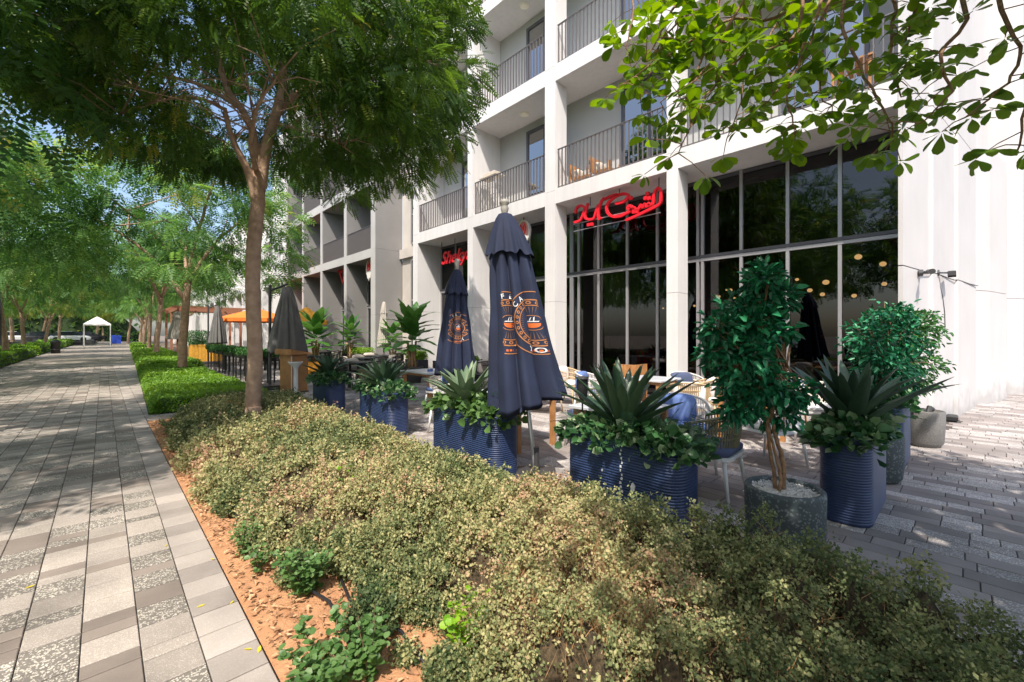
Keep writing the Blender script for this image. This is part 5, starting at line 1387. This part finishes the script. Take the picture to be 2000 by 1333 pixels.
# ================================================================== FURNITURE
def chair_proto(rope,leg,cush,back=None,style='rope'):
    t=thing('terrace_chair','chair','chair'); m=MB()
    arc=[]
    for k in range(15):
        a=PI*(1.08+.0)-(PI*1.16)*k/14 if False else PI+ (-.12*PI)+(1.24*PI)*k/14
        x=.30*math.cos(a)*1.0; y=.29*math.sin(a); z=.80-.16*max(0,(y+.29)/.58)
        arc.append(Vector((x,y,z)))
    low=[Vector((p.x*.86,p.y*.86,.44)) for p in arc]
    MB().tube(arc,.014,6).build('top_rail',rope,t,True)
    for k in range(42):
        f=k/41*14; i=min(int(f),13); a=arc[i].lerp(arc[i+1],f-i); f2=min(14,max(0,f+(.0 if style=='rope' else (2.2 if k%2 else -2.2)))); j=min(int(f2),13); b=low[j].lerp(low[j+1],f2-j)
        m.tube([a,a.lerp(b,.5)*1.0+Vector((a.x,a.y,0))*.03,b],.0075,4,False)
    if style=='rope':
        for zz in (.3,.62):
            m.tube([arc[k].lerp(low[k],zz)*1.0 for k in range(15)],.010,4)
    m.build('woven_back',rope,t)
    MB().prism(rrect(.56,.54,.10,4),.40,.43).build('seat_frame',leg,t)
    mm=MB(); mm.rings([[(x,y,z) for x,y in rrect(.54-2*o,.52-2*o,.10-o*.5,4)] for z,o in ((.43,.02),(.445,0),(.48,0),(.50,.03))]); mm.build('seat_cushion',cush,t,True)
    if back:
        MB().ball((0,-.17,.64),.23,.085,.17,16,9,.55).build('back_cushion',back,t,True)
    for sx in (-1,1):
        for sy in (-1,1): MB().tube([(sx*.23,sy*.21,.41),(sx*.275,sy*.265,0)],[.020,.013],8).build('leg',leg,t,True)
    return t
protos={'olive':chair_proto('rope_olive','leg_white','cushion_navy'),'blue':chair_proto('rope_white','leg_white','cushion_blue','cushion_blue'),
 'tan':chair_proto('rope_tan','rope_tan','cushion_white','cushion_white'),'navy':chair_proto('rope_white','leg_white','cushion_navy','cushion_navy',),
 'lattice':chair_proto('rope_white','leg_white','cushion_white',None,'lattice'),'dark':chair_proto('black_metal','black_metal','dark_metal','cushion_beige'),'tannavy':chair_proto('rope_tan','wood','cushion_navy','cushion_navy')}
usedc=set()
def chair(kind,x,y,rz,label,group=None):
    if kind not in usedc: usedc.add(kind); o=protos[kind]; o.location=(x,y,0); o.rotation_euler=(0,0,rz)
    else: o=dup(protos[kind],(x,y,0),rz)
    o['label']=label
    if group: o['group']=group
D=math.radians
chair('olive',4.12,1.66,D(4),'olive rope chair with white legs behind the long stained planter, seen from the back')
chair('blue',4.75,2.20,D(135),'white rimmed tub chair with blue tufted cushion at the near table')
chair('olive',4.62,3.35,D(60),'olive rope chair between the big navy umbrella and the near table')
chair('tan',6.35,2.85,D(-60),'rattan chair with white cushion behind the blue cushioned chair')
chair('tan',7.15,3.0,D(20),'rattan chair with white cushion nearer the shop windows')
chair('navy',7.65,3.45,D(150),'white rope chair with navy back cushion beside the square column')
chair('tannavy',7.85,1.85,D(120),'rattan chair with navy back cushion behind the potted ficus')
chair('lattice',7.4,1.42,D(100),'white lattice backed chair between the ficus and the tall planter')
chair('lattice',5.6,1.55,D(-20),'white lattice chair right behind the potted ficus stems')
chair('blue',6.6,4.8,D(200),'pale chair with blue cushion behind the spiky foreground agave')
chair('tan',6.1,5.5,D(20),'rattan chair with white cushion far behind the foreground agave')
chair('tan',7.3,5.9,D(190),'rattan chair with white cushion near the column with the arabic sign')
chair('navy',3.85,5.35,D(0),'white rope chair with navy cushion between the two middle planters')
chair('blue',4.75,6.9,D(10),'blue cushioned chair pushed to the grey table, near side')
chair('navy',5.9,7.9,D(90),'white rope chair at the right side of the grey table')
chair('olive',4.0,8.3,D(-80),'olive rope chair at the left side of the grey table')
def table(x,y,label,w_=.8,l=.8,top='table_top',leg='wood',h=.74):
    t=thing('terrace_table',label,'table',(x,y,0)); MB().box(-w_/2,w_/2,-l/2,l/2,h-.03,h,.006).build('tabletop',top,t)
    for sx in (-1,1):
        for sy in (-1,1): MB().box(sx*(w_/2-.07)-.03,sx*(w_/2-.07)+.03,sy*(l/2-.07)-.03,sy*(l/2-.07)+.03,0,h-.03).build('leg',leg,t)
    MB().box(-w_/2+.05,w_/2-.05,-l/2+.05,l/2-.05,h-.08,h-.031).build('apron',leg,t)
    return t
table(4.12,4.20,'grey topped table with wooden legs hidden behind the big navy umbrella')
table(4.05,2.55,'grey topped table with wooden legs behind the long stained planter')
table(5.0,7.75,'grey topped table with wooden legs standing clear between the planters and the second navy umbrella',.8,1.1)
table(6.6,2.05,'wooden topped table behind the potted ficus',.75,.75,'wood','wood')
table(7.0,3.8,'pale table in front of the square column',.75,.75,'table_top','wood')
table(6.5,6.2,'wooden table near the shop doors',.75,.75,'wood','wood')
def napkin(x,y,label):
    t=thing('napkin_holder',label,'holder',(x,y,.74),.4); MB().box(-.05,.05,-.035,.035,0,.05,.008).build('box','cushion_blue',t); MB().box(-.04,.04,-.01,.01,.051,.075).build('napkin','cushion_white',t)
napkin(4.9,7.6,'small blue napkin box on the grey table'); 
# dark chairs and tables of the farther terrace
k=0
for i,(x,y) in enumerate([(6.4,13.6),(5.3,11.6),(7.3,9.6),(5.6,16.6),(7.3,19.5),(5.2,20.5),(5.8,24.5),(7.4,14.9)]):
    lab=['dark table in front of the slim pale umbrella','dark table behind the grey umbrella planter','dark table beside the potted banana plant','dark table by the yellow banana pot','dark table by the grey shop front','dark table behind the black planter stands','dark table near the orange parasol','dark table under the round emblem sign'][i]
    table(x,y,lab,.7,.7,'dark_metal','black_metal')
    for j,a in enumerate((0,90,180,270)):
        if (i+j)%4==3 and i>2: continue
        aa=D(a); chair('dark',x+.68*math.sin(aa),y-.68*math.cos(aa),aa,'dark chair, '+['near','right','far','left'][j]+' side of the '+lab,'dark chairs around the far terrace tables')
# red folding frames and timber box near the windows
t=thing('folding_frame','red steel folding frame standing by the column left of the garden torch','frame',(6.9,6.6,0),.6)
MB().bar((-.2,0,0),(.2,0,1.0),.014).bar((.2,0,0),(-.2,0,1.0),.014).bar((-.2,.4,0),(.2,.4,1.0),.014).bar((.2,.4,0),(-.2,.4,1.0),.014).build('cross_legs','red_metal',t); MB().bar((.2,0,1.0),(.2,.4,1.0),.014).bar((-.2,0,1.0),(-.2,.4,1.0),.014).build('top_bars','red_metal',t)
t=thing('timber_planter','slatted timber box standing by the shop door left of the square column','box',(8.5,5.1,0))
for k in range(6): MB().box(-.25+.085*k,-.25+.085*k+.078,-.26,-.24,.02,.85).build('slat','wood',t)
for k in range(6): MB().box(-.27,-.25,-.24+.085*k,-.24+.085*k+.078,.02,.85).build('slat','wood',t)
MB().box(-.245,.26,-.235,.27,.0,.80).build('inner_box','dark_metal',t)
# ------------------------------------------------------------------ banana plants
bm=[]
for cv,wd in ((.35,.21),(.7,.23),(.15,.19)):
    V=[];F=[];n=9
    for i in range(n+1):
        t_=i/n; s=max(0,(t_-.12)/.88); w_=wd*math.sin(PI*min(1,s**.75))**.6 if 0<s<1 else .008; z=-cv*t_*t_
        V+=[(t_*(1-.15*cv),-w_,z-.25*w_+.02*math.sin(i*2.1)),(t_*(1-.15*cv),0,z),(t_*(1-.15*cv),w_,z-.25*w_-.02*math.sin(i*1.7))]
    for i in range(n): a=3*i; F+=[(a,a+3,a+4,a+1),(a+1,a+4,a+5,a+2)]
    bm.append(MB().add(V,F).mesh('banana_leaf','banana',True))
def banana(x,y,H,label,potm='dark_pot',pr=.36,ph=.5,n=20,L=.75):
    pt=thing('plant_pot','pot holding '+label,'pot',(x,y,0)); MB().lathe([(0,0),(pr*.75,0),(pr,ph-.02),(pr,ph),(pr*.9,ph),(pr*.88,ph-.08),(0,ph-.08)],24).build('tub',potm,pt,True)
    t=thing('banana_plant',label,'plant',(x,y,ph-.09)); mb=MB()
    for k in range(6):
        a=2*PI*k/6; r=pr*.35; hh=H*random.uniform(.28,.42); mb.tube([(r*math.cos(a),r*math.sin(a),0),(r*.6*math.cos(a),r*.6*math.sin(a),hh*.5),(r*1.2*math.cos(a),r*1.2*math.sin(a),hh)],[.055,.045,.03],8)
    mb.build('stalk','stem_tan',t,True)
    for k in range(n):
        f=k/n; az=k*2.4+random.uniform(-.3,.3); el=1.35-1.15*f+random.gauss(0,.1); z=(H-L*.9)*(1-.62*f)
        o=put('leaf',random.choice(bm),t); ax=Vector((math.cos(az)*math.cos(el),math.sin(az)*math.cos(el),math.sin(el))); up=Vector((-math.cos(az)*math.sin(el),-math.sin(az)*math.sin(el),math.cos(el)))
        y_=up.cross(ax); M=Matrix((ax,y_,up)).transposed().to_4x4(); M.translation=Vector((0,0,z))+ax*.05; s=L*random.uniform(.8,1.1); o.matrix_local=M@Matrix.Diagonal((s,s,s,1))
banana(7.0,11.9,2.25,'big leafy banana plant with orange stalks right of the slim pale umbrella',n=34,L=.82)
banana(5.75,16.7,2.15,'banana plant under the yellow parasol','yellow_fabric',n=32,L=.85)
banana(7.75,18.3,2.05,'banana plant with bluish leaves by the grey shop front',n=28,L=.72)
banana(8.0,15.0,1.8,'smaller banana plant beneath the round emblem sign',n=24,L=.62)
# hedges in boxes on the far terrace
for i,(x0,x1,y0,y1,h,lab) in enumerate([(7.9,8.3,13.0,13.9,.9,'small clipped box hedge by the grey pier'),(7.7,8.1,16.6,19.2,.95,'clipped box hedge before the grey shop front'),(7.7,8.1,9.9,10.7,.85,'short clipped hedge trough behind the second navy umbrella')]):
    t=thing('hedge_trough',lab,'planter',(0,0,0)); MB().box(x0,x1,y0,y1,0,h-.28).build('trough','dark_metal',t)
    N=3500; P=np.stack([RNG.uniform(x0,x1,N),RNG.uniform(y0,y1,N),RNG.uniform(h-.26,h,N)],-1); foliage('clipped_leaves',P,rnd_dirs(N,.4),unit(rnd_dirs(N)*.5+np.array([0,0,1.])),RNG.uniform(.03,.06,N),leaf_quads(.7),'bed_leaf',t)
# black planter stands
st=thing('planter_stand','black metal stand topped with a trough of greenery on the terrace edge','planter',(0,0,0),0,'black planter stands in a row along the terrace edge')
for sx in (-.18,.18):
    for sy in (-.7,0,.7): MB().box(sx-.02,sx+.02,sy-.02,sy+.02,0,.72).build('leg','black_metal',st)
MB().box(-.22,.22,-.75,.75,.72,.88).build('trough','black_metal',st)
N=3000; P=np.stack([RNG.uniform(-.27,.27,N),RNG.uniform(-.8,.8,N),.88+RNG.uniform(-.04,.15,N)],-1); foliage('greenery',P,rnd_dirs(N,.4),unit(rnd_dirs(N)*.5+np.array([0,0,1.])),RNG.uniform(.04,.08,N),leaf_quads(.7),'ficus_leaf_light',st)
st.location=(3.45,14.6,0)
labs=['second black planter stand from the lectern','third black planter stand from the lectern','fourth black planter stand from the lectern','farthest black planter stand in the row']
st['label']='black metal planter stand with greenery, nearest the lectern'
for i,yy in enumerate((16.6,18.6,20.6,22.6)): dup(st,(3.5+.03*i,yy,0),0,labs[i])
t=thing('timber_planter','yellow timber box planter with dark shrubs beyond the black stands','planter',(4.2,29.5,0))
for k in range(9): MB().box(-.7+.156*k,-.7+.156*k+.148,-.4,-.37,0,.95).build('plank','yellow_wood',t)
for k in range(5): MB().box(-.73,-.70,-.37+.156*k,-.37+.156*k+.148,0,.95).build('plank','yellow_wood',t)
MB().box(-.695,.7,-.365,.4,.0,.9).build('liner','dark_metal',t)
N=3500; P=np.stack([RNG.uniform(-.8,.8,N),RNG.uniform(-.45,.45,N),.95+RNG.random(N)**1.5*.75],-1); foliage('shrub',P,rnd_dirs(N,.6),unit(rnd_dirs(N)*.5+np.array([0,0,1.])),RNG.uniform(.06,.13,N),leaf_quads(.4),'ficus_leaf_light',t)
# pergola
t=thing('pergola','dark red timber pergola frame far along the terrace','pergola',(6.0,44,0))
for sx in (-2,2):
    for sy in (-4,0,4): MB().box(sx-.08,sx+.08,sy-.08,sy+.08,0,3.3).build('post','pergola_wood',t)
for sx in (-2,2): MB().box(sx-.06,sx+.06,-4.3,4.3,3.3,3.5).build('beam','pergola_wood',t)
for k in range(12): MB().box(-2.3,2.3,-4.2+.75*k,-4.1+.75*k,3.5,3.62).build('rafter','pergola_wood',t)
MB().bar((-2,-4,2.3),(-.9,-4,3.3),.05).bar((2,-4,2.3),(.9,-4,3.3),.05).build('brace','pergola_wood',t)
# ================================================================== LEFT BACKGROUND
rd=MB().box(-22,-13.2,-60,62,-.05,-.005).build('road','asphalt'); tag(rd,kind='structure')
rd=MB().box(-60,-1.0,88,125,-.05,.5).build('raised_road','asphalt'); tag(rd,kind='structure')
def car(x,y,z,rz,m,label):
    t=thing('parked_car',label,'car',(x,y,z),rz,'cars parked beyond the left hedge')
    secs=[(-2.2,.35,.62,.78),(-2.0,.25,.82,.86),(-1.2,.22,.92,.9),(1.2,.22,.95,.9),(2.0,.25,.80,.85),(2.25,.35,.62,.76)]
    MB().rings([[(x_,-w_,z0),(x_,-w_*1.0,z0+(z1-z0)*.55),(x_,-w_*.86,z1),(x_,w_*.86,z1),(x_,w_,z0+(z1-z0)*.55),(x_,w_,z0)] for x_,z0,z1,w_ in secs]).build('body',m,t)
    MB().rings([[(x_,-w_*b,z_) ,(x_,w_*b,z_)]+[(x_,w_*b2,z2),(x_,-w_*b2,z2)] for x_,w_,b,z_,b2,z2 in [(-1.9,.85,.95,.85,.80,.95),(-1.3,.85,.97,.86,.80,1.42),(.3,.85,.97,.88,.80,1.48),(1.35,.85,.97,.88,.85,.93)]]).build('cabin','car_glass',t)
    MB().box(-1.35,.25,-.66,.66,1.43,1.50,.02).build('roof',m,t)
    for sx in (-1.4,1.4):
        for sy in (-.82,.82): MB().tube([(sx,sy-.1,.33),(sx,sy+.1,.33)],.33,14).build('wheel','tyre',t)
    for sy in (-.6,.6): MB().box(-2.2,-2.17,sy-.15,sy+.15,.58,.7).build('tail_lamp','tail_red',t)
car(-10.2,104,.5,0.1,'car_white','white car parked farthest left between the tree trunks'); car(-6.9,100,.5,0.0,'car_dark','dark car parked left of the white one, behind the trunks'); car(-3.6,92,.5,.05,'car_white','white car parked nearest the end of the footpath')
car(-1.9,98,.5,.3,'car_dark','dark car with red lamps right of the white parked car'); car(-12,-4,0,1.57,'car_white','unseen white car across the lawn, added for its reflection in the shop windows'); car(-12,9,0,1.57,'car_dark','unseen dark car across the lawn, added for its reflection under the arabic sign')  # the last two cars are out of view, added for the glass to reflect
t=thing('canopy_tent','white pyramid canopy on slim posts at the end of the footpath','canopy',(-.5,72,0))
r=1.2; MB().add([(0,0,3.7),(-r,-r,2.75),(r,-r,2.75),(r,r,2.75),(-r,r,2.75)],[(0,1,2),(0,2,3),(0,3,4),(0,4,1)]).build('roof_cloth','white_fabric',t)
MB().box(-r,r,-r,-r+.02,2.6,2.75).box(-r,r,r-.02,r,2.6,2.75).box(-r,-r+.02,-r+.02,r-.02,2.6,2.75).box(r-.02,r,-r+.02,r-.02,2.6,2.75).build('valance','white_fabric',t)
for sx in (-1,1):
    for sy in (-1,1): MB().bar((sx*(r-.05),sy*(r-.05),0),(sx*(r-.05),sy*(r-.05),2.6),.05).build('post','leg_white',t)
t=thing('litter_bin','black cylindrical litter bin on the left edge of the footpath','bin',(-2.75,50,0)); MB().lathe([(0,0),(.26,0),(.28,.8),(.3,.82),(.3,.95),(.12,1.1),(0,1.1)],16).build('bin_body','black_metal',t,True); MB().lathe([(.285,.3),(.29,.33),(.285,.36)],16).build('band','dark_metal',t)
t=thing('blue_sign_board','blue sign board on a dark frame at the far left edge','sign',(-4.95,36.5,0),.2); MB().box(-.9,.9,-.05,.05,.9,3.9).build('frame','dark_metal',t); MB().box(-.82,.82,-.062,-.052,1.0,2.5).build('blue_panel','blue_sign',t); [MB().bar((q_,0,0),(q_,0,.9),.05).build('post','dark_metal',t) for q_ in (-.6,.6)]
t=thing('blue_stall','small dark blue stall at the far end of the footpath','stall',(1.6,98,0)); MB().box(-.6,.6,-.6,.6,0,1.4,.05).build('body','blue_sign',t); MB().box(-1.0,1.0,-.7,.7,1.75,1.85).build('roof','car_dark',t); [MB().bar((q_,-.55,1.4),(q_,-.55,1.75),.03).build('post','dark_metal',t) for q_ in (-.85,.85)]
